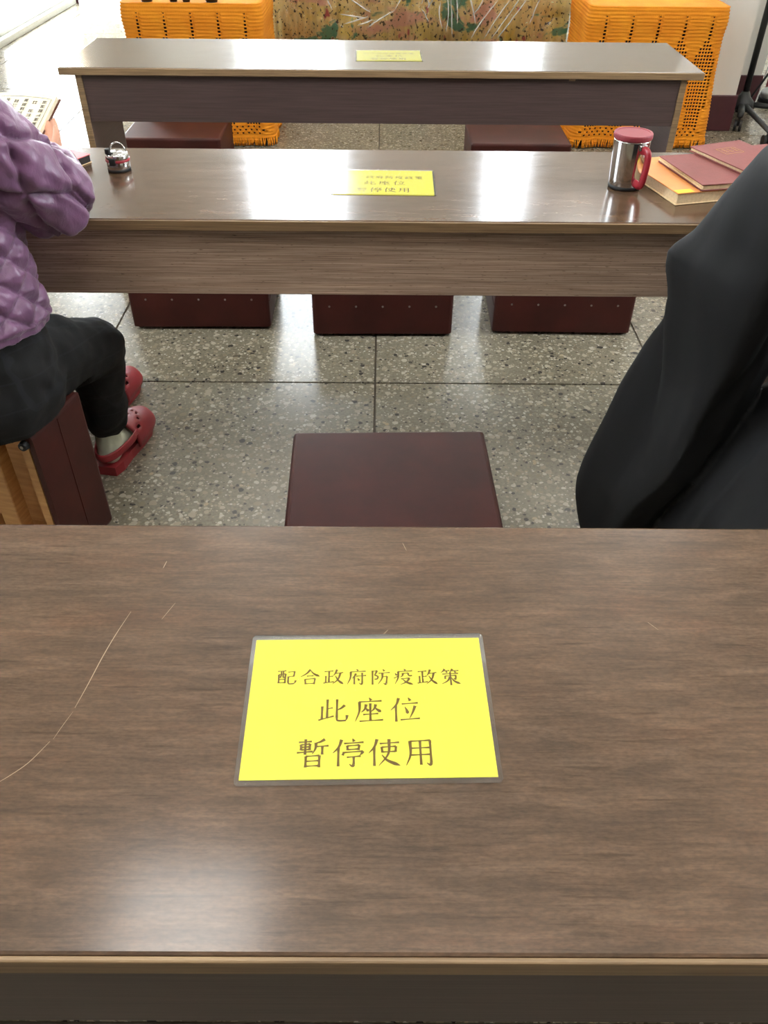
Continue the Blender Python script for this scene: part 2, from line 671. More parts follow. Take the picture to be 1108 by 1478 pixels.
# far wall with two windows
WINS = ((-1.50, -.46, 1.15, 4.2), (1.20, 1.64, 1.15, 4.2))
b = bmesh.new()
xs = [X0 - .1, WINS[0][0], WINS[0][1], WINS[1][0], WINS[1][1], X1 + .1]
for k in range(5):
    if k in (1, 3):
        w = WINS[k // 2]
        box(xs[k], xs[k + 1], Y1, Y1 + .15, 0, w[2], bm=b)
        box(xs[k], xs[k + 1], Y1, Y1 + .15, w[3], ZC, bm=b)
    else:
        box(xs[k], xs[k + 1], Y1, Y1 + .15, 0, ZC, bm=b)
struct(obj('wall_far', b, 'wall'))
struct(obj('baseboard_far', box(X0, X1, Y1 - .02, Y1, 0, .12, .004), 'maroon'))
for n, (a, c, d, e) in enumerate(WINS):
    b = bmesh.new()
    for (xa, xb, za, zb) in ((a, a + .04, d, e), (c - .04, c, d, e), (a, c, d, d + .04), (a, c, e - .04, e), (a, c, (d + e) / 2 - .015, (d + e) / 2 + .015)):
        box(xa, xb, Y1 + .03, Y1 + .08, za, zb, bm=b)
    w = struct(obj('window_%d' % (n + 1), b, 'alu'))
    obj('pane', box(a + .03, c - .03, Y1 + .05, Y1 + .056, d + .03, e - .03), 'glass', w)

for n, xw in ((3, X0 - .09), (4, X1 + .03)):
    a, c, d, e = SIDE
    b = bmesh.new()
    for (ya, yb, za, zb) in ((a, a + .04, d, e), (c - .04, c, d, e), (a, c, d, d + .04), (a, c, e - .04, e), ((a + c) / 2 - .02, (a + c) / 2 + .02, d, e)):
        box(xw, xw + .05, ya, yb, za, zb, bm=b)
    w = struct(obj('window_%d' % n, b, 'alu'))
    obj('pane', box(xw + .022, xw + .028, a + .03, c - .03, d + .03, e - .03), 'glass', w)

# short wall returns on the right, with maroon skirting
struct(obj('wall_return', box(1.71, 1.889, 4.80, 5.26, 0, ZC), 'wall'))
struct(obj('trim_1', box(1.70, 1.90, 4.788, 5.25, 0, .178, .004), 'maroon'))
struct(obj('wall_stub', box(1.889, 2.19, 5.26, 5.75, 0, ZC), 'wall'))
struct(obj('trim_2', box(1.90, 2.20, 5.25, 5.76, 0, .178, .004), 'maroon'))
# ground outside the door
struct(obj('ground_outside', box(-14, X0 - .28, -6, 18, -.15, -.02), 'concrete'))
struct(obj('ground_outside_far', box(X0 - .28, 8, Y1 + .15, 18, -.15, -.02), 'concrete'))

# ceiling lights: two rows, plus unseen ones added overhead to brighten the aprons
lamp0 = None
LZ = 3.35
LAMPS = [(-1.65, .30), (-.72, 1.02), (-.85, 4.5), (-.85, 7.45), (2.9, .30), (2.7, 1.22), (1.75, 4.5), (1.85, 7.45), (.47, .40)]
for k, (lx, ly) in enumerate(LAMPS):
    side = 'left' if lx < 0 else 'right' if lx > .5 else 'middle'
    pos = ('added above the camera to brighten the aprons', 'over the near bench', 'above the front bench', 'beyond the altar by the far wall')[k % 4]
    lab = 'white ceiling light of the %s row, %s' % (side, pos)
    if lamp0 is None:
        lamp0 = thing('ceiling_light', lab, 'light', (lx, ly, LZ), group='ceiling lights')
        b = bmesh.new()
        for (a, c, d, e) in ((-.30, -.27, -.6, .6), (.27, .30, -.6, .6), (-.27, .27, -.6, -.57), (-.27, .27, .57, .6)):
            box(a, c, d, e, -.05, 0, bm=b)
        obj('lamp_frame', b, 'white', lamp0)
        for hy in (-.45, .45):
            obj('hanger', tube([(0, hy, -.02), (0, hy, ZC - LZ)], .005, 8), 'white', lamp0)
        obj('diffuser', box(-.27, .27, -.57, .57, -.042, -.012), 'lamp', lamp0)
    else:
        dup(lamp0, lab, (lx, ly, LZ))

# ------------------------------------------------------------------ bench tables
TH = .70
TX0, TX1, TD = -1.004, 1.000, .4516


def bench_table(y, label, apron_mat, width_add=0.0):
    t = thing('bench_table', label, 'table', (0, y, 0), group='long bench tables')
    w0, w1 = TX0 - width_add, TX1 + width_add
    obj('tabletop', box(w0, w1, .004, TD, TH - .022, TH, .003, 2), 'top', t)
    obj('edge_band', box(w0, w1, 0, .0046, TH - .021, TH - .001, .0015, 2), 'edge', t)
    for s, xe in ((-1, w0 + .045), (1, w1 - .045)):
        a, c = (xe, xe + .02) if s < 0 else (xe - .02, xe)
        sp = obj('side_panel', box(a, c, .018, .36, 0, TH - .022, .001, 1), 'dark', t)
        obj('edge_band', box(a, c, .0135, .0185, 0, TH - .022, .001, 1), 'edge', sp)
    obj('apron', box(w0 + .0655, w1 - .0655, .016, .036, .541, TH - .0225, .001, 1), apron_mat, t)
    return t


tA = bench_table(.2283, 'brown wooden bench table nearest the camera, filling the foreground', 'dark', 0)
tB = bench_table(1.5709, 'middle bench table with striped wooden apron, steel mug and books on it', 'stripe', 0)
tC = bench_table(2.8193, 'front bench table before the orange cloths, dark plain apron', 'dark', 0)
for o in (tA, tB, tC):
    o.location.x = -.002
# scratches in the near tabletop
for pts, w in (([(-.241, .550), (-.2485, .520), (-.254, .492), (-.2585, .462), (-.263, .436)], .0009),
               ([(-.2635, .432), (-.268, .418), (-.272, .404)], .0004),
               ([(-.274, .402), (-.285, .382), (-.296, .370), (-.304, .363)], .0007),
               ([(-.2205, .6215), (-.2222, .611)], .0007), ([(.004, .5205), (.010, .528)], .0006),
               ([(-.20, .562), (-.209, .540)], .0004), ([(.27, .53), (.262, .54)], .0004), ([(.03, .64), (.026, .652)], .0005)):
    sb = bmesh.new()
    pp = catmull([(p[0], p[1], 0) for p in pts], 4)
    ribbon(sb, pp, [w * (.35 + .65 * math.sin(PI * (i + .4) / len(pp))) for i in range(len(pp))], 0)
    for v in sb.verts:
        v.co.y -= .2283
        v.co.z = TH + .00015
    obj('scratch', sb, 'scratch', tA)
# chipped spot at the apron top of the front table
cb = box(.584, .604, .0145, .017, .671, .6765, .001, 1)
obj('chip', cb, 'scratch', tC)

# ------------------------------------------------------------------ kneelers (upholstered box stools)
KX, KY, KZ = .45, .362, .18


def kneeler_master(label, loc):
    t = thing('kneeler', label, 'stool', loc, group='maroon kneeling stools')
    hx, hy = KX / 2, KY / 2
    # padded shell, open underneath
    b = bmesh.new()
    outer = [(-hx, -hy), (hx, -hy), (hx, hy), (-hx, hy)]
    o_b = [b.verts.new((x, y, 0)) for x, y in outer]
    o_t = [b.verts.new((x, y, KZ)) for x, y in outer]
    i_b = [b.verts.new((x - math.copysign(.012, x), y - math.copysign(.012, y), 0)) for x, y in outer]
    i_t = [b.verts.new((x - math.copysign(.012, x), y - math.copysign(.012, y), KZ - .03)) for x, y in outer]
    for k in range(4):
        j = (k + 1) % 4
        b.faces.new((o_b[k], o_b[j], o_t[j], o_t[k]))
        b.faces.new((i_b[j], i_b[k], i_t[k], i_t[j]))
        b.faces.new((o_b[j], o_b[k], i_b[k], i_b[j]))
    b.faces.new(o_t)
    b.faces.new(list(reversed(i_t)))
    ed = [e for e in b.edges if all(v in o_t + o_b for v in e.verts) and not all(v in o_b for v in e.verts)]
    bmesh.ops.bevel(b, geom=ed, offset=.011, segments=3, affect='EDGES', profile=.5)
    bmesh.ops.recalc_face_normals(b, faces=b.faces[:])
    obj('vinyl_cover', b, 'vinyl', t)
    # sewn piping round the upper edge
    e = .006
    pb = bmesh.new()
    ring = [(-hx - .0012 + e, -hy - .0012 + e), (hx + .0012 - e, -hy - .0012 + e), (hx + .0012 - e, hy + .0012 - e), (-hx - .0012 + e, hy + .0012 - e)]
    for k in range(4):
        p, q2 = ring[k], ring[(k + 1) % 4]
        tube([(p[0], p[1], KZ - .006), (q2[0], q2[1], KZ - .006)], .0022, 6, bm=pb)
    obj('piping', pb, 'vinyl', t)
    # seam on the side faces
    for s in (-1, 1):
        obj('seam', tube([(s * (hx + .0002), -hy + .012, KZ * .48), (s * (hx + .0002), hy - .012, KZ * .48)], .0015, 6), 'vinyl', t)
    # plywood lining and two cleats inside
    for s in (-1, 1):
        obj('plywood_rail', box(s * (hx - .030) - .009, s * (hx - .030) + .009, -hy + .012, hy - .012, .006, KZ - .03), 'ply', t)
    for s in (-1, 1):
        obj('plywood_rail', box(-hx + .039, hx - .039, s * (hy - .017) - .005, s * (hy - .017) + .005, .006, KZ - .03), 'ply', t)
    obj('plywood_board', box(-hx + .039, hx - .039, -hy + .022, hy - .022, KZ - .075, KZ - .06), 'ply', t)
    for cx in (-.09, .09):
        obj('cleat', box(cx - .022, cx + .022, -hy + .022, hy - .022, .012, .048, .002, 1), 'ply', t)
    st0 = None
    for k in range(5):
        x = -.17 + k * .085
        if st0 is None:
            bb = ball((0, 0, 0), (.0035, .0018, .0035), seg=8)
            st0 = obj('stud', bb, 'studs', t, loc=(x, -hy - .0004, .095))
        else:
            o = st0.copy()
            COL.objects.link(o)
            o.location.x = x
    ft0 = None
    for sx in (-1, 1):
        for sy in (-1, 1):
            p = (sx * (hx - .020), sy * (hy - .022), -.012)
            if ft0 is None:
                ft0 = obj('rubber_foot', lathe([(0, 0), (.006, 0), (.009, .001), (.011, .012), (0, .012)], 14), 'rubber', t, loc=p)
                obj('screw', lathe([(0, -.0007), (.0035, -.0007), (.004, .001), (0, .001)], 10), 'studs', ft0)
            else:
                o = ft0.copy()
                COL.objects.link(o)
                o.location = p
                for g in ft0.children:
                    d = g.copy()
                    COL.objects.link(d)
                    d.parent = o
    return t


FZ = .012
kA = kneeler_master('maroon vinyl kneeling stool lying flat just beyond the near bench table', (.024, 1.422, FZ))
kA.rotation_euler.z = math.radians(1.5)
dup(kA, 'maroon kneeling stool under the middle table, left of three', (-.592, 2.64, FZ), (0, 0, math.radians(.8)))
dup(kA, 'maroon kneeling stool under the middle table, centre of three', (.001, 2.60, FZ), (0, 0, math.radians(.8)))
dup(kA, 'maroon kneeling stool under the middle table, right of three', (.590, 2.62, FZ), (0, 0, math.radians(-.8)))
dup(kA, 'maroon kneeling stool behind the front table, near left orange cloth', (-.955, 4.07, FZ), (0, 0, 0))
dup(kA, 'maroon kneeling stool behind the front table, near right orange cloth', (.620, 4.03, FZ), (0, 0, 0))
# upright one under the woman: its open bottom faces the camera
wa = math.radians(-15)
Rm = Matrix.Rotation(wa, 4, 'Z') @ Matrix.Rotation(-PI / 2, 4, 'X')
kw = dup(kA, 'upright maroon stool with open plywood underside, under woman in purple jacket')
cx, cy = -.686, 1.325
ex, ey = Vector((math.cos(wa), math.sin(wa), 0)), Vector((-math.sin(wa), math.cos(wa), 0))
kw.matrix_world = Matrix.Translation(Vector((cx, cy, KY / 2)) - ex * KX / 2) @ Rm


# ------------------------------------------------------------------ notice cards with brush-written characters
GLYPH = {
 '配': 'h 6,83 46,87;v 12,64 13,12;h 12,64 44,68;v 44,68 43,12;c 23,84 23,60 18,44;c 33,85 33,50 42,48;h 14,34 42,36;h 13,14 43,16;h 56,78 88,82;v 87,82 84,54;h 60,50 86,54;v 58,52 58,18;c 58,18 62,9 74,8 88,10;p 94,28 92,18 88,10',
 '合': 'p 50,94 32,70 4,50;n 50,90 68,68 96,52;h 34,54 66,57;v 26,36 30,6;h 26,35 74,40;v 74,40 70,6;h 30,9 70,11',
 '政': 'h 6,82 48,86;v 28,84 28,16;h 28,52 47,54;v 13,56 13,16;h 2,13 52,21;p 66,94 58,72 48,56;h 60,71 96,76;p 83,74 72,36 44,6;n 58,56 74,28 98,6',
 '府': 'd 48,97 55,86;h 18,80 92,84;p 20,80 18,44 4,6;p 45,70 38,54 26,40;v 37,54 37,6;h 46,54 94,58;v 75,74 75,12;p 75,12 70,5 60,14;d 53,42 61,28',
 '防': 'h 12,84 34,88;p 34,88 28,72 22,62;c 22,62 38,52 34,38 22,36;v 12,88 12,4;d 62,96 70,85;h 42,72 96,76;h 58,50 82,53;v 82,53 78,12;p 78,12 73,5 64,13;p 60,72 58,42 38,6',
 '疫': 'd 52,98 59,88;h 22,82 92,86;p 24,82 22,44 6,6;d 8,72 17,60;h 3,42 21,54;p 46,72 44,58 33,48;h 46,70 72,73;v 72,73 72,60;c 72,60 80,56 90,58;h 37,38 77,43;p 77,42 62,20 32,4;n 44,36 62,18 94,4',
 '策': 'p 24,98 18,88 6,76;h 20,87 47,89;d 30,86 35,76;p 62,98 56,88 48,78;h 60,87 92,89;d 70,86 77,76;h 12,67 88,71;v 50,78 50,0;v 24,56 24,38;h 24,55 77,59;v 76,59 75,40;p 75,40 71,36 64,42;p 48,50 34,26 6,8;n 52,48 68,24 96,8',
 '此': 'v 30,94 30,18;h 30,56 48,60;v 13,66 13,14;h 2,11 52,27;p 88,70 76,58 62,50;v 62,94 62,20;c 62,20 64,10 74,8 92,9;p 96,30 95,18 92,9',
 '座': 'd 50,99 57,88;h 16,82 92,86;p 18,82 17,44 4,4;p 40,72 36,54 24,40;n 38,58 44,50 49,45;p 72,72 68,56 56,42;n 70,58 78,50 90,41;v 54,76 54,8;h 30,31 80,35;h 18,5 96,10',
 '位': 'p 30,96 22,70 2,46;v 20,68 20,2;d 62,98 69,85;h 40,72 94,76;n 50,60 56,46 59,32;p 84,64 76,40 64,14;h 34,9 98,14',
 '暫': 'h 6,88 46,91;v 13,80 14,60;h 14,79 41,82;v 41,82 40,60;h 15,70 39,72;h 15,61 40,63;h 2,51 50,55;v 27,99 27,44;p 86,98 72,89 58,85;p 59,86 58,66 49,46;h 59,72 98,75;v 79,72 79,44;v 30,38 30,0;h 30,38 71,41;v 71,41 71,0;h 31,21 70,23;h 31,4 70,6',
 '停': 'p 28,96 20,70 2,48;v 19,68 19,2;d 62,99 67,89;h 36,82 96,86;v 46,74 47,58;h 46,73 83,76;v 83,76 80,58;h 47,60 80,62;v 36,52 32,40;h 36,50 94,54;p 94,54 90,46 84,41;h 45,33 87,37;v 66,35 66,8;p 66,8 62,2 52,10',
 '使': 'p 28,96 20,70 2,46;v 19,68 19,2;h 36,80 96,84;v 42,68 44,48;h 42,67 86,70;v 86,70 84,50;h 44,50 84,52;p 65,96 62,44 32,2;n 42,40 60,20 98,2',
 '用': 'p 20,88 20,40 6,2;h 20,87 83,90;v 82,90 82,10;p 82,10 78,3 68,11;h 22,62 80,64;h 20,38 80,40;v 51,88 51,4',
}


def glyph(bm, ch, cx, cy, size, z, weight=1.0):
    for st in GLYPH[ch].split(';'):
        a = st.split()
        typ, pts = a[0], [tuple(float(v) for v in q.split(',')) for q in a[1:]]
        P = catmull([(p[0], p[1], 0) for p in pts], 5)
        n = len(P)
        W = []
        for i in range(n):
            t = i / (n - 1)
            if typ == 'h':
                w = 5.2 - 2.2 * math.sin(PI * min(1, t * 1.1)) + (4.2 if t > .86 else 0) - (3.4 if i == n - 1 else 0)
            elif typ == 'v':
                w = 7.6 - 1.8 * math.sin(PI * t)
            elif typ == 'p':
                w = 7.8 * (1 - t) ** .7 + 1.2
            elif typ == 'n':
                w = (2.4 + 8.2 * (t / .82)) if t < .82 else 10.6 * max(0, (1 - t) / .18) + .8
            elif typ == 'd':
                w = 2.5 + 7.0 * t
            else:
                w = 5.6
            W.append(w * weight * size / 100)
        ribbon(bm, [(cx + (p.x - 50) / 100 * size, cy + (p.y - 50) / 100 * size) for p in P], W, z)


def rounded_plate(w, h, r, z0, z1, n=5):
    b = bmesh.new()
    pts = []
    for (sx, sy, a0) in ((1, 1, 0), (-1, 1, 90), (-1, -1, 180), (1, -1, 270)):
        for k in range(n + 1):
            a = math.radians(a0 + 90 * k / n)
            pts.append((sx * (w / 2 - r) + r * math.cos(a), sy * (h / 2 - r) + r * math.sin(a)))
    lo = [b.verts.new((x, y, z0)) for x, y in pts]
    hi = [b.verts.new((x, y, z1)) for x, y in pts]
    b.faces.new(hi)
    b.faces.new(list(reversed(lo)))
    for k in range(len(pts)):
        j = (k + 1) % len(pts)
        b.faces.new((lo[k], lo[j], hi[j], hi[k]))
    return b


def notice(label, loc, rz):
    t = thing('notice_card', label, 'sign', loc, (0, 0, rz), group='laminated yellow seat notices')
    obj('paper', box(-.105, .105, -.074, .074, .0002, .0006), 'yellow', t)
    tb = bmesh.new()
    for k, ch in enumerate('配合政府防疫政策'):
        glyph(tb, ch, -.0735 + k * .02115, .0300 - k * .0003, .0188, .00076, 1.25)
    for k, ch in enumerate('此座位'):
        glyph(tb, ch, -.0305 + k * .0312, -.0070, .0262, .00076, 1.15)
    for k, ch in enumerate('暫停使用'):
        glyph(tb, ch, -.0465 + k * .0298, -.0495, .0272, .00076, 1.15)
    bmesh.ops.recalc_face_normals(tb, faces=tb.faces[:])
    for f in tb.faces:
        if f.normal.z < 0:
            f.normal_flip()
    obj('lettering', tb, 'ink', t)
    obj('laminate_sleeve', rounded_plate(.2175, .1585, .004, .0001, .0011), 'lamin', t)
    return t


nA = notice('large yellow laminated notice on the near bench table', (-.0095, .442, TH + .0002), .021)
dup(nA, 'yellow laminated notice on the middle bench table', (.0035, 1.797, TH + .0002), (0, 0, -.012))
dup(nA, 'small yellow laminated notice on the front bench table', (.018, 3.026, TH + .0002), (0, 0, .02))

# ------------------------------------------------------------------ things on the middle table
mug = thing('travel_mug', 'tall steel mug with red lid and red handle on middle table', 'mug', (.513, 1.782, TH + .001), (0, 0, math.radians(-68)))
obj('body', lathe([(0, 0), (.030, 0), (.0325, .003), (.0335, .02), (.0375, .094), (.0375, .097), (0, .097)], 40), 'steel', mug, True)
obj('base_ring', lathe([(0, -.0008), (.0315, -.0008), (.033, .0), (.0336, .006), (.0320, .006)], 40), 'rubber', mug, True)
obj('lid', lathe([(0, .0975), (.0385, .0975), (.0395, .100), (.0395, .106), (.0385, .1085), (.034, .1085), (.0335, .1075), (0, .1072)], 40), 'redlid', mug, False)
hp = catmull([(.035, 0, .082), (.052, 0, .084), (.060, 0, .074), (.059, 0, .040), (.053, 0, .018), (.034, 0, .016)], 5)
obj('handle', tube(hp, [(.0085, .0055)] * len(hp), 12, (0, 1, 0)), 'redplastic', mug, True)
obj('handle_bracket', box(.034, .043, -.008, .008, .082, .093, .002), 'steel', mug)

jar = thing('steel_jar', 'short steel jar with wire loop and red band on middle table', 'jar', (-.577, 1.862, TH + .0005))
obj('body', lathe([(0, 0), (.022, 0), (.0245, .002), (.0245, .023), (.0235, .024), (0, .024)], 32), 'steel', jar, True)
obj('base_ring', lathe([(0, -.0004), (.0235, -.0004), (.0250, .001), (.0250, .006), (.0244, .006)], 32), 'rubber', jar, True)
obj('red_band', lathe([(.0244, .020), (.0262, .0205), (.0262, .0245), (.0244, .025)], 32), 'redplastic', jar, True)
obj('lid', lathe([(.0240, .0245), (.0248, .026), (.0246, .034), (.021, .038), (.019, .0365), (.013, .0365), (.012, .0385), (0, .0390)], 32), 'steel', jar, True)
wl = [(.017 * math.cos(a) + .003, .002, .036 + .021 * math.sin(a)) for a in [PI * k / 14 for k in range(15)]]
obj('wire_loop', tube(wl, .0016, 8), 'steel', jar, True)
obj('clip', box(-.020, -.010, -.018, -.006, .0362, .048, .002), 'rubber', jar)
obj('latch', box(-.012, .002, -.0285, -.0235, .016, .031, .002), 'rubber', jar)


def book(name, label, loc, rz, w, h, th, cover, parts=True, group=None, hard=True):
    t = thing(name, label, 'book', loc, (0, 0, rz), group)
    c = .0022
    obj('front_cover', box(-w / 2, w / 2, -h / 2, h / 2, th - c, th, .0006, 1), cover, t)
    obj('back_cover', box(-w / 2, w / 2, -h / 2, h / 2, 0, c, .0006, 1), cover if hard else 'pages', t)
    obj('page_block', box(-w / 2 + .003, w / 2 - .003, -h / 2 + .002, h / 2 - .002, c, th - c), 'pages', t)
    return t


bo = book('orange_book', 'thick orange covered book under the two maroon books', (.640, 1.797, TH + .0004), math.radians(15), .158, .222, .024, 'bookorange', hard=False)
obj('corner_label', box(-.077, -.040, -.110, -.092, .0240, .0244), 'bookyellow', bo)
g1 = book('maroon_book', 'maroon clothbound book lying on the orange book', (.686, 1.788, TH + .0250), math.radians(12), .130, .190, .013, 'bookred', group='maroon books by the mug')
obj('endpaper', box(-.0665, -.062, -.096, .094, .0045, .006), 'pages', g1)
g2 = book('maroon_book', 'maroon book with gold title box, farther right beside the black robe', (.775, 1.838, TH + .0384), math.radians(22), .135, .190, .010, 'bookred', group='maroon books by the mug')
tb = bmesh.new()
for (a, c, d, e) in ((-.030, .018, .056, .0575), (-.030, .018, .020, .0215), (-.030, -.0285, .0205, .057), (.0165, .018, .0205, .057)):
    box(a, c, d, e, .0100, .0103, bm=tb)
for k in range(3):
    x = -.022 + k * .013
    for (dx0, dx1, dy0, dy1) in ((0, .009, .047, .0485), (0, .009, .032, .0335), (.0038, .0052, .030, .051), (.001, .008, .039, .0402)):
        box(x + dx0, x + dx1, dy0, dy1, .0100, .0103, bm=tb)
obj('title_box', tb, 'gold', g2)
# something flat to carry the second maroon book level with the orange one
book('maroon_book', 'maroon book lying under the one with the gold title box', (.842, 1.850, TH + .0004), math.radians(20), .130, .190, .0374, 'bookred', group='maroon books by the mug')

pk = thing('pink_book', 'small pink covered notebook on middle table by purple sleeve', 'book', (-.712, 1.905, TH + .0004), (0, 0, math.radians(-28)))
obj('front_cover', box(-.05, .05, -.035, .035, .016, .018, .0005, 1), 'pink', pk)
obj('page_block', box(-.048, .0485, -.033, .033, .002, .016), 'black_ink', pk)
obj('back_cover', box(-.05, .05, -.035, .035, 0, .002, .0005, 1), 'pages', pk)

# ------------------------------------------------------------------ altar and side tables
alt = thing('altar_table', 'dark altar table hidden under the gold brocade cloth', 'table', (.17, 5.52, 0))
obj('tabletop', box(-.80, .80, -.40, .40, .84, .88, .004), 'altarwood', alt)
for sx in (-1, 1):
    for sy in (-1, 1):
        obj('leg', box(sx * .74 - .035, sx * .74 + .035, sy * .34 - .035, sy * .34 + .035, 0, .84, .003), 'altarwood', alt)
obj('front_panel', box(-.78, .78, -.385, -.36, .10, .84, .002), 'altarwood', alt)


def drape_front(u, s):
    """pleats of the brocade: u across, s height 0..1 -> outward offset"""
    fold = math.exp(-((s - .60) / .02) ** 2) * .006
    amp = .012 * max(0, min(1, (.62 - s) / .2))
    return amp * (math.sin(u * 150 + 2.5 * math.sin(u * 7)) * .45 + math.sin(u * 43 + 1) * .55) + fold


def altar_cloth():
    b = bmesh.new()
    nx, nz = 220, 46
    grid = []
    for j in range(nz + 1):
        z = .04 + j / nz * .845
        row = []
        for i in range(nx + 1):
            u = -.83 + i / nx * 1.66
            row.append(b.verts.new((u, -.425 - drape_front(u, z / .88), z)))
        grid.append(row)
    top = []
    for y in (-.40, 0, .41):
        top.append([b.verts.new((-.83 + i / nx * 1.66, y, .886)) for i in range(nx + 1)])
    rows = grid + top
    for a, c in zip(rows, rows[1:]):
        for i in range(nx):
            b.faces.new((a[i], a[i + 1], c[i + 1], c[i]))
    # side falls
    for x, s in ((-.83, -1), (.83, 1)):
        col = [r[0 if s < 0 else -1] for r in grid]
        prev = col
        for k in range(1, 9):
            yk = -.425 + .83 * k / 8
            cur = [b.verts.new((x + s * .012 * math.sin(k * 1.9) * (1 - v.co.z), yk, v.co.z)) for v in col]
            for a0, a1, c0, c1 in zip(prev, prev[1:], cur, cur[1:]):
                b.faces.new((a0, a1, c1, c0))
            prev = cur
    bmesh.ops.recalc_face_normals(b, faces=b.faces[:])
    return b


ac = obj('brocade_cloth', altar_cloth(), 'brocade', None, True, (.17, 5.52, 0))
tag(ac, 'gold floral brocade cloth with green and pink covering the altar', 'tablecloth')


def cellophane():
    """wrinkled clear sheet hung over the front of the brocade"""
    b = bmesh.new()
    rnd = random.Random(3)
    # crease lines: (x0, z0, x1, z1, width, height)
    L = [(.44, .58, .30, .39, .006, .010), (.50, .58, .37, .39, .005, .009), (.56, .60, .41, .39, .005, .010), (.60, .60, .44, .39, .005, .008),
         (.26, .62, .32, .46, .006, .010), (.16, .60, .165, .42, .006, .008), (.18, .60, .20, .40, .006, .009), (.13, .56, .145, .42, .005, .008),
         (.21, .60, .225, .44, .004, .007), (-.36, .58, -.22, .49, .005, .008), (-.38, .50, -.26, .48, .005, .007), (-.36, .455, -.24, .49, .005, .007),
         (-.06, .60, -.12, .51, .006, .009), (-.12, .51, -.26, .43, .006, .009), (-.16, .60, -.20, .55, .005, .007), (.03, .52, .08, .46, .005, .008),
         (.05, .60, .07, .53, .01, .012), (.09, .58, .05, .52, .008, .010), (.66, .60, .60, .44, .006, .007), (-.30, .45, -.22, .47, .004, .006)]
    for _ in range(60):
        x = rnd.uniform(-.8, .8)
        z = rnd.uniform(.46, .66)
        a = rnd.choice((rnd.uniform(1.3, 2.2), rnd.uniform(.2, .9), rnd.uniform(1.9, 2.6)))
        l = rnd.uniform(.04, .16)
        L.append((x, z, x + l * math.cos(a), z - l * math.sin(a), rnd.uniform(.003, .006), rnd.uniform(.004, .009)))
    for _ in range(34):
        x, z = rnd.uniform(-.8, .8), rnd.uniform(.1, .84)
        a = rnd.uniform(.6, 2.4)
        l = rnd.uniform(.06, .2)
        L.append((x, z, x + l * math.cos(a), z - l * math.sin(a), rnd.uniform(.004, .008), rnd.uniform(.002, .006)))
    L = [(q[0], q[1], q[2], q[3], q[4] * 1.7, q[5] * 1.25) for q in L]
    nx, nz = 420, 200
    rows = []
    for j in range(nz + 1):
        z = .06 + .83 * j / nz
        row = []
        for i in range(nx + 1):
            x = -.82 + 1.64 * i / nx
            d = .012 * noise.noise((x * 5, z * 5, 0)) + .004 * noise.noise((x * 16, z * 9, 4))
            row.append(d)
        rows.append(row)
    H = [r[:] for r in rows]
    dx, dz = 1.64 / nx, .83 / nz
    for (x0, z0, x1, z1, w, h) in L:
        i0, i1 = int((min(x0, x1) - .04 + .82) / dx), int((max(x0, x1) + .04 + .82) / dx)
        j0, j1 = int((min(z0, z1) - .04 - .06) / dz), int((max(z0, z1) + .04 - .06) / dz)
        vx, vz = x1 - x0, z1 - z0
        ll = vx * vx + vz * vz
        for j in range(max(0, j0), min(nz, j1) + 1):
            z = .06 + .83 * j / nz
            for i in range(max(0, i0), min(nx, i1) + 1):
                x = -.82 + 1.64 * i / nx
                t = max(0, min(1, ((x - x0) * vx + (z - z0) * vz) / ll))
                px, pz = x0 + vx * t - x, z0 + vz * t - z
                d = math.sqrt(px * px + pz * pz)
                if d < w * 4:
                    H[j][i] += 1.5 * h * math.exp(-(d / w) ** 2) * (.35 + .65 * math.sin(PI * min(1, t + .12)))
    vs = [[b.verts.new((-.82 + 1.64 * i / nx, -.466 - H[j][i], .06 + .83 * j / nz)) for i in range(nx + 1)] for j in range(nz + 1)]
    top = [b.verts.new((-.82 + 1.64 * i / nx, -.05, .894)) for i in range(nx + 1)]
    for a, c in zip(vs + [], vs[1:] + [top]):
        for i in range(nx):
            b.faces.new((a[i], a[i + 1], c[i + 1], c[i]))
    return b


cp = obj('cellophane_sheet', cellophane(), 'plastic', None, True, (.17, 5.52, 0))
GLINT_FOLDS = [(.44, .58, .30, .39), (.50, .58, .37, .39), (.56, .60, .41, .39), (.60, .60, .44, .39), (.26, .62, .32, .46), (.16, .60, .165, .42),
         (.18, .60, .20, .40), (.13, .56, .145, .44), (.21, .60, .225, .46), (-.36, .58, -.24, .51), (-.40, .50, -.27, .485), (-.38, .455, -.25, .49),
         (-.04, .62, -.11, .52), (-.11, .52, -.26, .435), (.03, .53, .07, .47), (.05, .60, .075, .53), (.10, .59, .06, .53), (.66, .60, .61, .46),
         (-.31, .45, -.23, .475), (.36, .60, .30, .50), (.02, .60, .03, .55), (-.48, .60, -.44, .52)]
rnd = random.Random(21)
for (xa, za, xb, zb) in GLINT_FOLDS:  # whitish ribbons added as painted highlights along the creases
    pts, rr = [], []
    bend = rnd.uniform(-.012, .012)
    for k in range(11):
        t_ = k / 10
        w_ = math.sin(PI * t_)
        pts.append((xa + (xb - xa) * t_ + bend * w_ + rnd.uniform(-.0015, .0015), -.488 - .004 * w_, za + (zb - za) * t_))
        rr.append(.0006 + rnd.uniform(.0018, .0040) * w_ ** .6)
    obj('fold', tube(pts, rr, 7, (0, 1, 0)), 'fold', cp, True)  # painted highlight streak
tag(cp, 'wrinkled clear cellophane sheet hung over the gold altar cloth', 'plastic sheet')

ST_W, ST_D, ST_H = .640, .46, .622


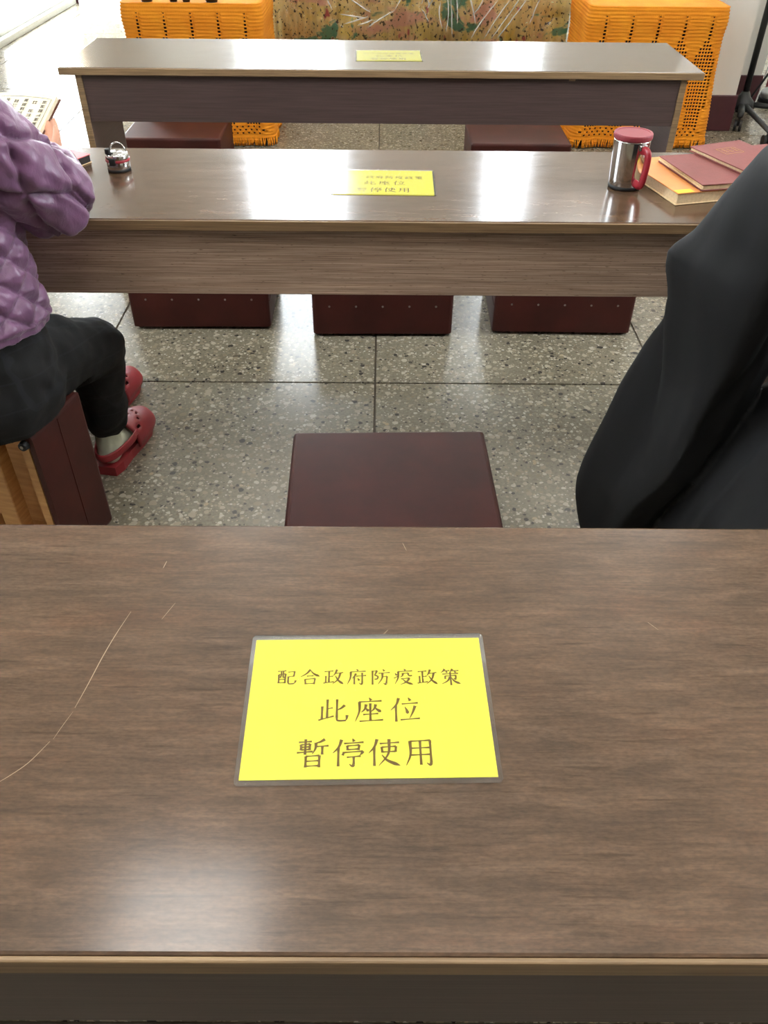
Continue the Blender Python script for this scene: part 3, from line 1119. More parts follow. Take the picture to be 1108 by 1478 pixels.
def side_table(label, loc):
    t = thing('side_table', label, 'table', loc, group='small tables beside the altar')
    w, d = ST_W / 2 - .012, ST_D / 2 - .012
    obj('tabletop', box(-w, w, -d, d, ST_H - .03, ST_H, .003), 'darkwood', t)
    for sx in (-1, 1):
        for sy in (-1, 1):
            obj('leg', box(sx * (w - .03) - .022, sx * (w - .03) + .022, sy * (d - .03) - .022, sy * (d - .03) + .022, 0, ST_H - .03, .002), 'darkwood', t)
    obj('front_panel', box(-w + .01, w - .01, -d + .012, -d + .024, .002, ST_H - .03), 'darkwood', t)
    for s in (-1, 1):
        obj('side_panel', box(s * (w - .018) - .006, s * (w - .018) + .006, -d + .03, d - .03, .002, ST_H - .03), 'darkwood', t)
    return t


def crochet_mesh():
    """open-work cloth: stitched cells round left side, front and right side, plus the top"""
    cw = .0140
    w, d = ST_W / 2, ST_D / 2
    per = 2 * d + 2 * w + 2 * d
    nc = int(round(per / cw))
    cw = per / nc
    ch = .0150
    nr = 39
    b = bmesh.new()
    rc = .035

    def wrap(s):
        """arc length along left side (back to front), front, right side -> x, y, normal"""
        if s < 2 * d:
            return -w, d - s, (-1, 0)
        if s < 2 * d + 2 * w:
            return -w + (s - 2 * d), -d, (0, -1)
        return w, -d + (s - 2 * d - 2 * w), (1, 0)

    def pos(s, v):
        x, y, n = wrap(min(max(s, 0), per))
        # round the two front corners
        for cx_, sx in ((-w, -1), (w, 1)):
            qx, qy = cx_ - sx * rc, -d + rc
            if (x - qx) * sx > 0 and y < qy:
                vx, vy = x - qx, y - qy
                l = math.hypot(vx, vy)
                x, y = qx + vx / l * rc, qy + vy / l * rc
                n = (vx / l, vy / l)
        bulge = .008 + .008 * math.exp(-((v - .06) / .05) ** 2)
        rip = .0036 * math.sin(v / ch * 2 * PI + .6) + (.010 * math.sin(s * 17 + .6) + .006 * math.sin(s * 41)) * min(1, max(0, v - .12) / .35)
        o = bulge + rip + (.018 * max(0, v - .3) / .3)
        return Vector((x + n[0] * o, y + n[1] * o, ST_H + .006 - v))

    mid = nc // 2
    step = 9

    def hole(c, r):
        k = c - mid
        m = int(math.floor((k + step / 2) / step))
        off = k - m * step
        sm = (c + .5) * cw
        if sm < 2 * d + .02 or sm > 2 * d + 2 * w - .02:
            return 0
        if r < 2:
            return 0
        if r < 4:
            return .45 if off == 0 else 0
        if r < 8:
            return (.70 + .08 * (r - 4)) if off == 0 else 0
        if r < 22:
            half = (r - 7) * .5
            return .70 if abs(off + (.5 if (r % 2) else 0)) <= half else 0
        if r < 35:
            return .66 if (abs(off) < 4 - (r - 22) * .16) else 0
        return .62 if (c + r) % 2 == 0 and r < 38 else 0

    cache = {}

    def V(s, v):
        key = (round(s * 20000), round(v * 20000))
        if key not in cache:
            cache[key] = b.verts.new(pos(s, v))
        return cache[key]

    for r in range(nr):
        v0 = r * ch
        for c in range(nc):
            s0 = c * cw
            h = hole(c, r)
            S = [s0, s0 + cw * .5 * (1 - (h or .5)), s0 + cw * .5 * (1 + (h or .5)), s0 + cw]
            hv = min(.72, (h or .5) * 1.0)
            Vv = [v0, v0 + ch * .5 * (1 - hv), v0 + ch * .5 * (1 + hv), v0 + ch]
            if h:
                q = [[V(a, e) for a in S] for e in Vv]
                for i in range(3):
                    for j in range(3):
                        if i == 1 and j == 1:
                            continue
                        b.faces.new((q[i][j], q[i + 1][j], q[i + 1][j + 1], q[i][j + 1]))
            else:
                q = [[V(a, e) for a in (S[0], S[3])] for e in (Vv[0], v0 + ch / 2, Vv[3])]
                for i in range(2):
                    b.faces.new((q[i][0], q[i + 1][0], q[i + 1][1], q[i][1]))
    # top sheet
    rim = [V(c * cw, 0) for c in range(nc + 1)]
    inner = [b.verts.new((v.co.x * .93, v.co.y * .93, ST_H + .007)) for v in rim]
    for i in range(nc):
        b.faces.new((rim[i], rim[i + 1], inner[i + 1], inner[i]))
    b.faces.new(inner)
    bmesh.ops.recalc_face_normals(b, faces=b.faces[:])
    me = bpy.data.meshes.new('tmp')
    b.to_mesh(me)
    b.free()
    o = bpy.data.objects.new('tmp', me)
    COL.objects.link(o)
    m = o.modifiers.new('s', 'SOLIDIFY')
    m.thickness = .0022
    m.offset = 1
    dg = bpy.context.evaluated_depsgraph_get()
    out = bpy.data.meshes.new_from_object(o.evaluated_get(dg))
    bpy.data.objects.remove(o)
    # fringe: twisted tassels hanging from the hem
    fr = bmesh.new()
    rnd = random.Random(5)
    s = .012
    v1 = nr * ch
    while s < per - .01:
        p = pos(s, v1)
        q = pos(min(per, s + rnd.uniform(-.006, .006)), v1 + rnd.uniform(.036, .046))
        q.z = max(q.z, .006)
        tube([p + Vector((0, 0, .004)), (p + q) / 2 + Vector((rnd.uniform(-.003, .003), rnd.uniform(-.003, .003), 0)), q], [.0026, .0038, .0034], 5, bm=fr)
        s += .0062
    return out, fr


cro, fringe_bm = crochet_mesh()
cl = thing('crochet_cloth', 'orange crochet cloth with fringe on the left side table', 'tablecloth', (-.906, 4.69, 0), group='orange crochet cloths')
obj('openwork_sheet', cro, 'crochet', cl, True)
frg = obj('fringe', fringe_bm, 'crochet', cl, True)
frg['kind'] = 'stuff'
dup(cl, 'orange crochet cloth with fringe on the right side table', (1.308, 4.71, 0), (0, 0, 0))
sl = side_table('dark small table under the orange crochet cloth, left of altar', (-.906, 4.69, 0))
sr = dup(sl, 'dark small table under the orange crochet cloth, right of altar', (1.308, 4.71, 0))

# dark glazed pots standing near the front edge of the left side table
pot = None
for k, (px, pl) in enumerate(((-1.110, 'first'), (-.985, 'second'), (-.925, 'third'), (-.806, 'fourth'))):
    lab = 'dark round pot on the left orange cloth, %s from the left' % pl
    if pot is None:
        pot = thing('dark_pot', lab, 'pot', (px, 4.490, ST_H + .0075), group='dark pots on the left side table')
        obj('bowl', lathe([(0, 0), (.024, 0), (.026, .004), (.044, .030), (.047, .055), (.042, .075), (.044, .085), (.039, .085), (.036, .074), (.030, .02), (0, .012)], 28), 'blackgloss', pot, True)
        obj('foot_ring', lathe([(.018, -.001), (.026, -.001), (.027, .004), (.020, .005)], 28), 'blackgloss', pot, True)
    else:
        o = dup(pot, lab, (px, 4.490, ST_H + .0075))
        o.scale = (.62, .62, .8) if k in (1, 2) else (1, 1, 1)
pot.scale = (.95, .95, 1)

# ------------------------------------------------------------------ rolling stand at the right
sd = thing('rolling_stand', 'black rolling pole stand with castors by the white wall return', 'stand', (2.005, 4.965, 0))
obj('pole', tube([(0, 0, .10), (0, 0, 1.75)], .0165, 18), 'black', sd, True)
obj('collar', lathe([(0, .595), (.028, .595), (.030, .60), (.030, .66), (.026, .67), (0, .67)], 20), 'black', sd, True)
obj('hub', lathe([(0, .07), (.050, .07), (.060, .08), (.056, .11), (.032, .135), (.020, .16), (0, .16)], 24), 'black', sd, True)
for ang, L in ((-111, .20), (-91, .46), (-12, .24), (78, .22)):
    a = math.radians(ang)
    dx, dy = math.cos(a), math.sin(a)
    lg = obj('leg', tube([(dx * .04, dy * .04, .095), (dx * .18, dy * .18, .088), (dx * L, dy * L, .074)], [(.020, .015), (.017, .012), (.014, .010)], 12), 'black', sd, True)
    cb = bmesh.new()
    tube([(dx * (L - .012) + dy * .007, dy * (L - .012) - dx * .007, .028), (dx * (L - .012) + dy * .020, dy * (L - .012) - dx * .020, .028)], .027, 20, bm=cb)
    tube([(dx * (L - .012) - dy * .020, dy * (L - .012) + dx * .020, .028), (dx * (L - .012) - dy * .007, dy * (L - .012) + dx * .007, .028)], .027, 20, bm=cb)
    tube([(dx * (L - .012), dy * (L - .012), .028), (dx * (L - .012), dy * (L - .012), .078)], .007, 10, bm=cb)
    obj('castor', cb, 'rubber', lg)
obj('tray', box(-.09, .09, -.13, .13, 1.18, 1.20, .004), 'black', sd)

wc = thing('white_cable', 'thin white cable hanging down to the floor by the rolling stand', 'cable', (0, 0, 0))
cpts = catmull([(2.21, 5.20, 1.3), (2.215, 5.21, .8), (2.20, 5.21, .35), (2.16, 5.17, .06), (2.12, 5.12, .005), (2.16, 4.98, .005)], 6)
obj('cord', tube(cpts, .004, 8), 'white', wc, True)
bc = thing('black_rod', 'thin dark rod leaning behind the rolling stand', 'rod', (0, 0, 0))
obj('shaft', tube([(2.078, 5.06, .10), (2.31, 5.20, .42), (2.42, 5.24, .60)], .006, 8), 'black', bc, True)
obj('tip', lathe([(0, 0), (.009, 0), (.010, .06), (.006, .075), (0, .075)], 10, cx=2.078, cy=5.06, cz=.03), 'rubber', bc, True)

rb = thing('red_canister', 'small red canister on the floor behind the rolling stand', 'canister', (2.43, 5.62, 0))
obj('body', lathe([(0, 0), (.040, 0), (.044, .004), (.044, .085), (.040, .095), (0, .095)], 24), 'redplastic', rb, True)
obj('cap', lathe([(0, .0955), (.022, .0955), (.022, .115), (.018, .119), (0, .119)], 20), 'redplastic', rb, True)
ga = thing('floor_device', 'low grey rounded device with black base on the floor, far right', 'appliance', (2.40, 5.38, 0))
obj('base', lathe([(0, 0), (.125, 0), (.135, .006), (.135, .03), (.128, .036), (0, .036)], 36), 'rubber', ga, True)
obj('shell', lathe([(.128, .0365), (.130, .05), (.118, .068), (.07, .080), (0, .083)], 36), 'grey', ga, True)

wb = thing('white_box', 'low white box on the floor by the far left wall', 'box', (-2.42, 8.50, 0))
obj('carton', box(-.26, .26, -.09, .09, 0, .07, .004), 'white', wb)
obj('lid', box(-.265, .265, -.095, .095, .0705, .09, .004), 'white', wb)

# ------------------------------------------------------------------ people


def hand(bm, wrist, palm_dir, palm_nrm, thumb_side, size=1.0, curl=.5, curls=None, tout=.8):
    """palm, four jointed fingers of unequal length and a thumb, all as tapered volumes"""
    d = Vector(palm_dir).normalized()
    n = Vector(palm_nrm).normalized()
    s = d.cross(n).normalized() * thumb_side          # towards the thumb
    n = s.cross(d).normalized() * thumb_side
    n = Vector(palm_nrm) - d * d.dot(Vector(palm_nrm))
    n.normalize()
    w = Vector(wrist)
    k = size
    for a in (-.024, -.008, .008, .024):
        tube([w + s * a * .6 * k, w + d * .045 * k + s * a * k, w + d * .080 * k + s * a * 1.15 * k], [.013 * k, .0125 * k, .0115 * k], 10, bm=bm)
        ball(w + d * .080 * k + s * a * 1.15 * k, .0115 * k, bm, 10)
    lens = (.055, .070, .076, .066)
    for i, a in enumerate((-.029, -.0095, .0105, .030)):
        base = w + d * .082 * k + s * a * k
        L = lens[i] * k
        c = (curls[i] if curls else curl)
        P = [base]
        ang = c * .35
        for seg, fr in enumerate((.45, .30, .25)):
            ang += c * (.55, .7, .5)[seg]
            P.append(P[-1] + (d * math.cos(ang) + n * math.sin(ang)) * L * fr)
        tube(P, [.0092 * k, .0084 * k, .0078 * k, .0062 * k], 10, bm=bm)
        ball(P[-1], .0062 * k, bm, 10)
    tb = w + d * .022 * k + s * .020 * k
    t1 = tb + (s * tout + d * .75 + n * .45) * .032 * k
    t2 = t1 + (s * .25 + d * .9 + n * .3) * .030 * k
    t3 = t2 + (s * .0 + d * .9 + n * .35) * .022 * k
    tube([tb, t1, t2, t3], [.0135 * k, .0105 * k, .0092 * k, .0068 * k], 10, bm=bm)
    ball(t3, .0068 * k, bm, 10)
    ball(tb, .0130 * k, bm, 10)


def head_volume(bm, c, face, up=(0, 0, 1), k=1.0):
    f = Vector(face).normalized()
    u = Vector(up)
    u = (u - f * f.dot(u)).normalized()
    s = f.cross(u).normalized()
    c = Vector(c)

    def P(x, y, z):
        return c + (s * x + f * y + u * z) * k

    def ell(x, y, z, rx, ry, rz):
        b = ball((0, 0, 0), (rx * k, ry * k, rz * k))
        for v in b.verts:
            v.co = P(x, y, z) + s * v.co.x + f * v.co.y + u * v.co.z
        merge(bm, b)
    ell(0, -.012, .025, .074, .092, .085)
    ell(0, .020, -.035, .058, .066, .072)
    ell(0, .060, -.080, .026, .022, .022)
    for q in (-1, 1):
        ell(q * .030, .066, .022, .026, .014, .008)
        ell(q * .038, .060, -.028, .020, .018, .018)
        ell(q * .075, -.008, -.012, .008, .017, .028)
    tube([P(0, .082, .012), P(0, .096, -.016), P(0, .104, -.030)], [.007 * k, .009 * k, .0115 * k], 10, bm=bm)
    for q in (-1, 1):
        ell(q * .010, .093, -.032, .007, .008, .006)
    ell(0, .082, -.056, .020, .008, .005)
    ell(0, .080, -.066, .016, .009, .006)
    return P


def face_details(P, k, parent):
    for q in (-1, 1):
        c = P(q * .030, .074, .004)
        obj('eye', ball(tuple(c), .0095 * k, seg=12), 'white', parent, True)
    lb = ball((0, 0, 0), (1, 1, 1), seg=10)
    c = P(0, .0865, -.060)
    for v in lb.verts:
        v.co = Vector((c.x + v.co.x * .017 * k, c.y + v.co.y * .004 * k, c.z + v.co.z * .004 * k))
    obj('lips', lb, 'bookred', parent, True)


def hair_shell(P, k, parent, low=-.05):
    b = bmesh.new()
    bmesh.ops.create_uvsphere(b, u_segments=28, v_segments=18, radius=1)
    kill = [v for v in b.verts if (v.co.y > .35 and v.co.z < .55) or v.co.z < -.72]
    bmesh.ops.delete(b, geom=kill, context='VERTS')
    for v in b.verts:
        w = 1 + .03 * noise.noise(Vector((v.co.x * 9, v.co.y * 3, v.co.z * 3)))
        v.co = P(v.co.x * .083 * w, -.016 + v.co.y * .099 * w, .022 + v.co.z * .094 * w)
    obj('hair', b, 'hair', parent, True)


def seg_param(p, segs):
    """closest segment, distance along it and angle round it"""
    best = None
    for i, (a, b, up, rad) in enumerate(segs):
        v = b - a
        t = max(0, min(1, (p - a).dot(v) / v.length_squared))
        q = a + v * t
        d = (p - q).length / rad
        if best is None or d < best[0]:
            best = (d, i, t * v.length, p - q, v.normalized(), up)
    d, i, s, r, ax, up = best
    e1 = (up - ax * ax.dot(up)).normalized()
    e2 = ax.cross(e1)
    return i, s, math.atan2(r.dot(e2), r.dot(e1)), d


# ---- woman in the purple quilted jacket
wm = thing('person', 'person in purple quilted jacket and black trousers reading at middle table', 'person', (-.86, 1.45, 0))
WO = Vector((-.86, 1.45, 0))


def wloc(o):
    o.matrix_parent_inverse = Matrix.Translation(-WO)
    return o


SR, ER, WR = Vector((-.692, 1.42, .905)), Vector((-.594, 1.497, .770)), Vector((-.676, 1.715, .757))
SL, EL, WL = Vector((-1.035, 1.43, .965)), Vector((-1.085, 1.52, .775)), Vector((-1.02, 1.735, .757))
HR, KR, AR = Vector((-.755, 1.43, .435)), Vector((-.655, 1.665, .375)), Vector((-.692, 1.725, .085))
HL, KL, AL = Vector((-.955, 1.45, .435)), Vector((-.865, 1.72, .370)), Vector((-.775, 1.94, .085))
b = bmesh.new()
limb(b, [(-.86, 1.43, .45), (-.86, 1.44, .62), (-.86, 1.46, .80), (-.86, 1.47, .96)], [(.14, .10), (.12, .085), (.14, .09), (.12, .07)])
limb(b, [(-.86, 1.475, .95), (-.86, 1.51, 1.07), (-.86, 1.535, 1.13)], [.055, .048, .046])
WHP = head_volume(b, (-.86, 1.565, 1.205), (0, 1, -.35), k=.98)
for S, Eb, W_ in ((SR, ER, WR), (SL, EL, WL)):
    limb(b, [S, (S + Eb) / 2, Eb, (Eb * .45 + W_ * .55), W_], [.046, .042, .036, .032, .023])
for H_, K_, A_ in ((HR, KR, AR), (HL, KL, AL)):
    limb(b, [H_, (H_ + K_) / 2, K_, (K_ * .6 + A_ * .4), A_], [.072, .062, .048, .042, .028])
    ft = Vector((.12, .98, 0)).normalized()
    limb(b, [A_ + Vector((0, -.02, -.035)), A_ + ft * .06 + Vector((0, 0, -.040)), A_ + ft * .15 + Vector((0, 0, -.052))], [.022, .028, .020])
hand(b, WR + Vector((-.010, .022, -.004)), (-.26, .90, .20), (0, -.25, .95), 1, .90, .25, None, .2)
hand(b, WL + Vector((.010, .022, -.004)), (.26, .90, .20), (0, -.25, .95), -1, .90, .25)
wloc(obj('body', remesh(b, .0042, 3), 'skin', wm, True))
wloc_e = face_details(WHP, .98, wm)
hair_shell(WHP, .98, wm)
for ch in wm.children:
    wloc(ch)

# jacket: torso, sleeves and collar melted together, then quilted
b = bmesh.new()
rings = [((-.86, 1.405, .548), (.222, .165)), ((-.86, 1.41, .575), (.232, .172)), ((-.86, 1.425, .68), (.218, .162)), ((-.86, 1.44, .80), (.205, .145)),
         ((-.86, 1.455, .90), (.195, .13)), ((-.86, 1.465, .98), (.155, .105)), ((-.86, 1.48, 1.03), (.085, .08)), ((-.86, 1.495, 1.07), (.075, .075))]
tube([r[0] for r in rings], [r[1] for r in rings], 32, (0, 1, 0), bm=b)
for S, Eb, W_, sg in ((SR, ER, WR, 1), (SL, EL, WL, -1)):
    mid = (S + Eb) / 2 + Vector((.006 * sg, 0, 0))
    fm = Eb * .5 + W_ * .5
    limb(b, [S, mid, Eb, fm + Vector((0, -.0, .006)), W_ + Vector((0, -.03, .004))], [.080, .078, .074, .060, .043], 18)
me = remesh(b, .0042, 8)
UPZ, UPY = Vector((0, 0, 1)), Vector((0, 1, 0))
segs = [(Vector((-.86, 1.41, .54)), Vector((-.86, 1.46, 1.0)), UPY, .19), (SR, ER, UPY, .078), (ER, WR, UPZ, .066), (SL, EL, UPY, .078), (EL, WL, UPZ, .066)]
cos = []
for v in me.vertices:
    p = v.co.copy()
    i, s, th, d = seg_param(p, segs)
    if i == 0:
        ps, nn = .062, 16
        sA, sB = s / ps + th / (2 * PI) * nn, s / ps - th / (2 * PI) * nn
        depth = .015
    elif i in (1, 3):
        ps, nn = .150, 4
        sA, sB = s / ps + th / (2 * PI) * nn + .35, s / ps - th / (2 * PI) * nn + .1
        depth = .016
    else:
        ps, nn = .150, 4
        sA, sB = s / ps + th / (2 * PI) * nn + .2, s / ps - th / (2 * PI) * nn + .4
        depth = .015
    ea, eb = abs(sA - math.floor(sA) - .5) * 2, abs(sB - math.floor(sB) - .5) * 2
    e = max(ea, eb)
    puff = 1 - (e ** 3 if i == 0 else e ** 6)
    if i == 0 and s < .035:
        puff = .55 + .25 * math.cos(s * 2 * PI / .016)
        depth = .008
    wr = noise.noise(p * 13) * .005 + noise.noise(Vector((p.x * 40, p.y * 40, p.z * 18))) * .0042 + noise.noise(p * 75) * .0016
    # gathers running away from the seams
    wr += .0035 * math.sin(th * 14 + s * 30) * (e ** 2)
    cos.append(p + v.normal * (depth * (puff - .75) + wr))
for v, c in zip(me.vertices, cos):
    v.co = c
wloc(obj('jacket', me, 'jacket', wm, True))

# trousers
b = bmesh.new()
tube([(-.855, 1.425, .368), (-.855, 1.42, .42), (-.855, 1.41, .50), (-.86, 1.41, .585)], [(.205, .165), (.222, .178), (.212, .165), (.195, .145)], 30, (0, 1, 0), bm=b)
for H_, K_, A_ in ((HR, KR, AR), (HL, KL, AL)):
    top = A_ + Vector((0, 0, .042))
    limb(b, [H_ + Vector((0, 0, .01)), (H_ * .5 + K_ * .5) + Vector((.0, 0, .012)), K_ + Vector((0, .004, -.008)), (K_ * .55 + A_ * .45), top], [.100, .088, .070, .058, .050], 18)
me = remesh(b, .006, 6)
nrm = [v.normal.copy() for v in me.vertices]
for v, nv in zip(me.vertices, nrm):
    p = v.co
    v.co = p + nv * (.010 * noise.noise(Vector((p.x * 9, p.y * 14, p.z * 16))) + .004 * noise.noise(p * 34))
    if v.co.z < .362 and v.co.y < 1.56 and v.co.x < -.60:
        v.co.z = .362 + (v.co.z - .362) * .03
wloc(obj('trousers', me, 'trousers', wm, True))
# socks and clogs
for K_, A_ in ((KR, AR), (KL, AL)):
    ft = Vector((.16, .98, 0)).normalized()
    b = bmesh.new()
    limb(b, [A_ + Vector((0, 0, .07)), A_ + Vector((0, -.004, .02)), A_ + Vector((-.002, -.018, -.038))], [.036, .034, .030], 14)
    limb(b, [A_ + Vector((0, -.012, -.030)), A_ + ft * .07 + Vector((0, 0, -.040))], [.032, .030], 14)
    wloc(obj('sock', remesh(b, .006, 4), 'sock', wm, True))
    # clog: sole, vamp with a toe cap, heel strap
    s = ft.cross(Vector((0, 0, 1)))
    base = Vector((A_.x, A_.y, 0)) - ft * .055
    outl = [(0, .026), (.03, .036), (.08, .037), (.14, .045), (.19, .046), (.225, .036), (.243, .016)]
    bm2 = bmesh.new()
    lo, hi = [], []
    for sgn, lst in ((1, outl), (-1, list(reversed(outl)))):
        for l, w in lst:
            p = base + ft * l + s * w * sgn
            lo.append(bm2.verts.new((p.x, p.y, .001)))
            hi.append(bm2.verts.new((p.x, p.y, .027 - .006 * (l > .2))))
    bm2.faces.new(hi)
    bm2.faces.new(list(reversed(lo)))
    for k in range(len(lo)):
        j = (k + 1) % len(lo)
        bm2.faces.new((lo[k], lo[j], hi[j], hi[k]))
    bmesh.ops.recalc_face_normals(bm2, faces=bm2.faces[:])
    sole = wloc(obj('clog_sole', bm2, 'clog', wm))
    # vamp: arched shell with holes
    vb = bmesh.new()
    nu, nv = 22, 14
    G = []
    for i in range(nv + 1):
        l = .105 + (.242 - .105) * i / nv
        t = i / nv
        half = .046 * (1 - .30 * max(0, (t - .5) / .5) ** 2) if t < .97 else .026
        hgt = .066 * (1 - .55 * t ** 1.6)
        row = []
        for j in range(nu + 1):
            a = PI * j / nu
            p = base + ft * l + s * (half * math.cos(a) * 1.03)
            row.append(vb.verts.new((p.x, p.y, .022 + (hgt - .0) * math.sin(a) ** .8)))
        G.append(row)
    holes = {(2, 4), (2, 17), (3, 4), (3, 17), (5, 6), (5, 15), (7, 8), (7, 13), (5, 10), (8, 10)}
    for i in range(nv):
        for j in range(nu):
            if (i, j) in holes:
                continue
            vb.faces.new((G[i][j], G[i][j + 1], G[i + 1][j + 1], G[i + 1][j]))
    vb.faces.new(G[-1])
    bmesh.ops.recalc_face_normals(vb, faces=vb.faces[:])
    vm = obj('clog_upper', vb, 'clog', wm, True)
    md = vm.modifiers.new('t', 'SOLIDIFY')
    md.thickness = .006
    md.offset = 1
    wloc(vm)
    # heel strap: from one side of the vamp round the heel
    st = []
    for k in range(17):
        a = PI * k / 16
        l = .115 - .122 * math.sin(a)
        w = .045 * math.cos(a)
        p = base + ft * l + s * w
        st.append((p.x, p.y, .060 - .004 * math.sin(a)))
    sb2 = tube(st, [(.0035, .012)] * len(st), 10, (0, 0, 1))
    wloc(obj('heel_strap', sb2, 'clog', wm, True))

# ---- open prayer book in her hands
pb = thing('open_book', 'open book with columns of black characters held by purple jacket person', 'book', (-.850, 1.868, .7905), (math.radians(24), 0, math.radians(-10)))
PW, PH = .142, .170


def page(sg, z0, lift):
    b = bmesh.new()
    n = 10
    lo, hi = [], []
    for k in range(n + 1):
        x = PW * k / n
        z = z0 + lift * math.sin(PI * min(1, k / n * .9 + .05)) * .6
        lo.append([b.verts.new((sg * x, y, .002)) for y in (-PH / 2, PH / 2)])
        hi.append([b.verts.new((sg * x, y, z)) for y in (-PH / 2, PH / 2)])
    for k in range(n):
        b.faces.new((hi[k][0], hi[k + 1][0], hi[k + 1][1], hi[k][1]))
        b.faces.new((lo[k][1], lo[k + 1][1], lo[k + 1][0], lo[k][0]))
        for e in (0, 1):
            b.faces.new((lo[k][e], lo[k + 1][e], hi[k + 1][e], hi[k][e]))
    b.faces.new((lo[n][0], lo[n][1], hi[n][1], hi[n][0]))
    b.faces.new((lo[0][0], lo[0][1], hi[0][1], hi[0][0]))
    bmesh.ops.recalc_face_normals(b, faces=b.faces[:])
    return b


def pz(x, z0, lift):
    return z0 + lift * math.sin(PI * min(1, abs(x) / PW * .9 + .05)) * .6


for sg in (-1, 1):
    pg = obj('page_block', page(sg, .010, .010), 'paper', pb)
    ib = bmesh.new()
    rnd = random.Random(11 + sg)
    for c in range(6):
        x = sg * PW - sg * .018 - sg * c * .0205
        zz = pz(x, .010, .010) + .0006
        y = PH / 2 - .024 - (.004 if c % 2 else 0)
        k = 0
        while y > -PH / 2 + .020:
            if not (c % 3 == 1 and k in (1,)):
                for (dx, dy, w, h) in ((-.0050, .0028, .010, .0011), (-.0044, -.0002, .0088, .0010), (-.0052, -.0034, .0104, .0011)):
                    if rnd.random() < .85:
                        ribbon(ib, [(x + dx, y + dy), (x + dx + w, y + dy + .0006)], [h, h], zz)
                for dx in (-.003, .0002, .0032):
                    if rnd.random() < .7:
                        ribbon(ib, [(x + dx, y + .0046), (x + dx + rnd.uniform(-.001, .001), y - .0046)], [.0011, .0011], zz)
            y -= .0132
            k += 1
    for (xa, ya, xb, yb) in ((.006, PH / 2 - .0125, PW - .007, PH / 2 - .0125), (PW - .007, PH / 2 - .0125, PW - .007, -PH / 2 + .012)):
        n = 12
        for k in range(n):
            x1, x2 = xa + (xb - xa) * k / n, xa + (xb - xa) * (k + 1) / n
            y1, y2 = ya + (yb - ya) * k / n, ya + (yb - ya) * (k + 1) / n
            ribbon(ib, [(sg * x1, y1), (sg * x2, y2)], [.0008, .0008], pz((x1 + x2) / 2, .010, .010) + .0008)
    obj('printed_columns', ib, 'black_ink', pb)
obj('cover', box(-PW - .004, PW + .004, -PH / 2 - .004, PH / 2 + .004, -.001, .002, .0008, 1), 'altarwood', pb)

# ---- person in the black robe, seen from behind
rp = thing('person', 'person in long black robe with wide hanging sleeve at right', 'person', (1.0, 1.2, 0))
RO = Vector((1.0, 1.2, 0))


def rloc(o):
    o.matrix_parent_inverse = Matrix.Translation(-RO)
    return o


b = bmesh.new()
limb(b, [(1.0, 1.14, .46), (1.0, 1.15, .66), (1.0, 1.17, .84), (1.0, 1.18, 1.0)], [(.15, .11), (.13, .10), (.15, .10), (.14, .08)])
limb(b, [(1.0, 1.18, 1.0), (1.0, 1.21, 1.10), (1.0, 1.23, 1.17)], [.06, .052, .05])
RHP = head_volume(b, (1.0, 1.25, 1.245), (0, 1, -.25))
for q in (-1, 1):
    S, Eb, W_ = Vector((1 + q * .19, 1.16, .98)), Vector((1 + q * .33, 1.30, .80)), Vector((1 + q * .16, 1.535, .738))
    limb(b, [S, (S + Eb) / 2, Eb, (Eb + W_) / 2, W_], [.052, .047, .040, .036, .026])
    hand(b, W_ + Vector((-q * .004, .016, -.004)), (-q * .25, .95, -.02), (0, 0, -1), -q, 1.0, .25)
    H_, K_, A_ = Vector((1 + q * .09, 1.15, .44)), Vector((1 + q * .13, 1.38, .40)), Vector((1 + q * .13, 1.36, .085))
    limb(b, [H_, (H_ + K_) / 2, K_, (K_ * .6 + A_ * .4), A_], [.085, .074, .056, .048, .032])
    limb(b, [A_ + Vector((0, -.02, -.045)), A_ + Vector((0, .07, -.050)), A_ + Vector((0, .17, -.058))], [.026, .032, .024])
rloc(obj('body', remesh(b, .0045, 3), 'skin', rp, True))
face_details(RHP, 1, rp)
hair_shell(RHP, 1, rp)
for ch in rp.children:
    rloc(ch)

# robe: torso and skirt rings, right sleeve, and the big left sleeve hanging to the floor
b = bmesh.new()
rings = [((.950, 1.22, .012), (.385, .37)), ((.952, 1.22, .10), (.375, .365)), ((.965, 1.21, .25), (.345, .35)), ((.985, 1.20, .38), (.315, .33)), ((1.0, 1.18, .47), (.285, .29)),
         ((1.0, 1.155, .58), (.225, .20)), ((1.0, 1.15, .75), (.205, .155)), ((1.0, 1.165, .90), (.215, .135)), ((1.0, 1.175, 1.0), (.19, .11)), ((1.0, 1.185, 1.06), (.10, .085)), ((1.0, 1.20, 1.09), (.075, .075))]
tube([r[0] for r in rings], [r[1] for r in rings], 40, (0, 1, 0), bm=b)
limb(b, [(1.19, 1.16, .97), (1.27, 1.24, .88), (1.33, 1.30, .80), (1.25, 1.42, .775), (1.18, 1.49, .765)], [.09, .085, .085, .08, .075], 16)
limb(b, [(.81, 1.16, .975), (.74, 1.22, .89), (.665, 1.285, .80), (.74, 1.41, .785), (.83, 1.49, .775)], [.088, .078, .066, .062, .058], 16)
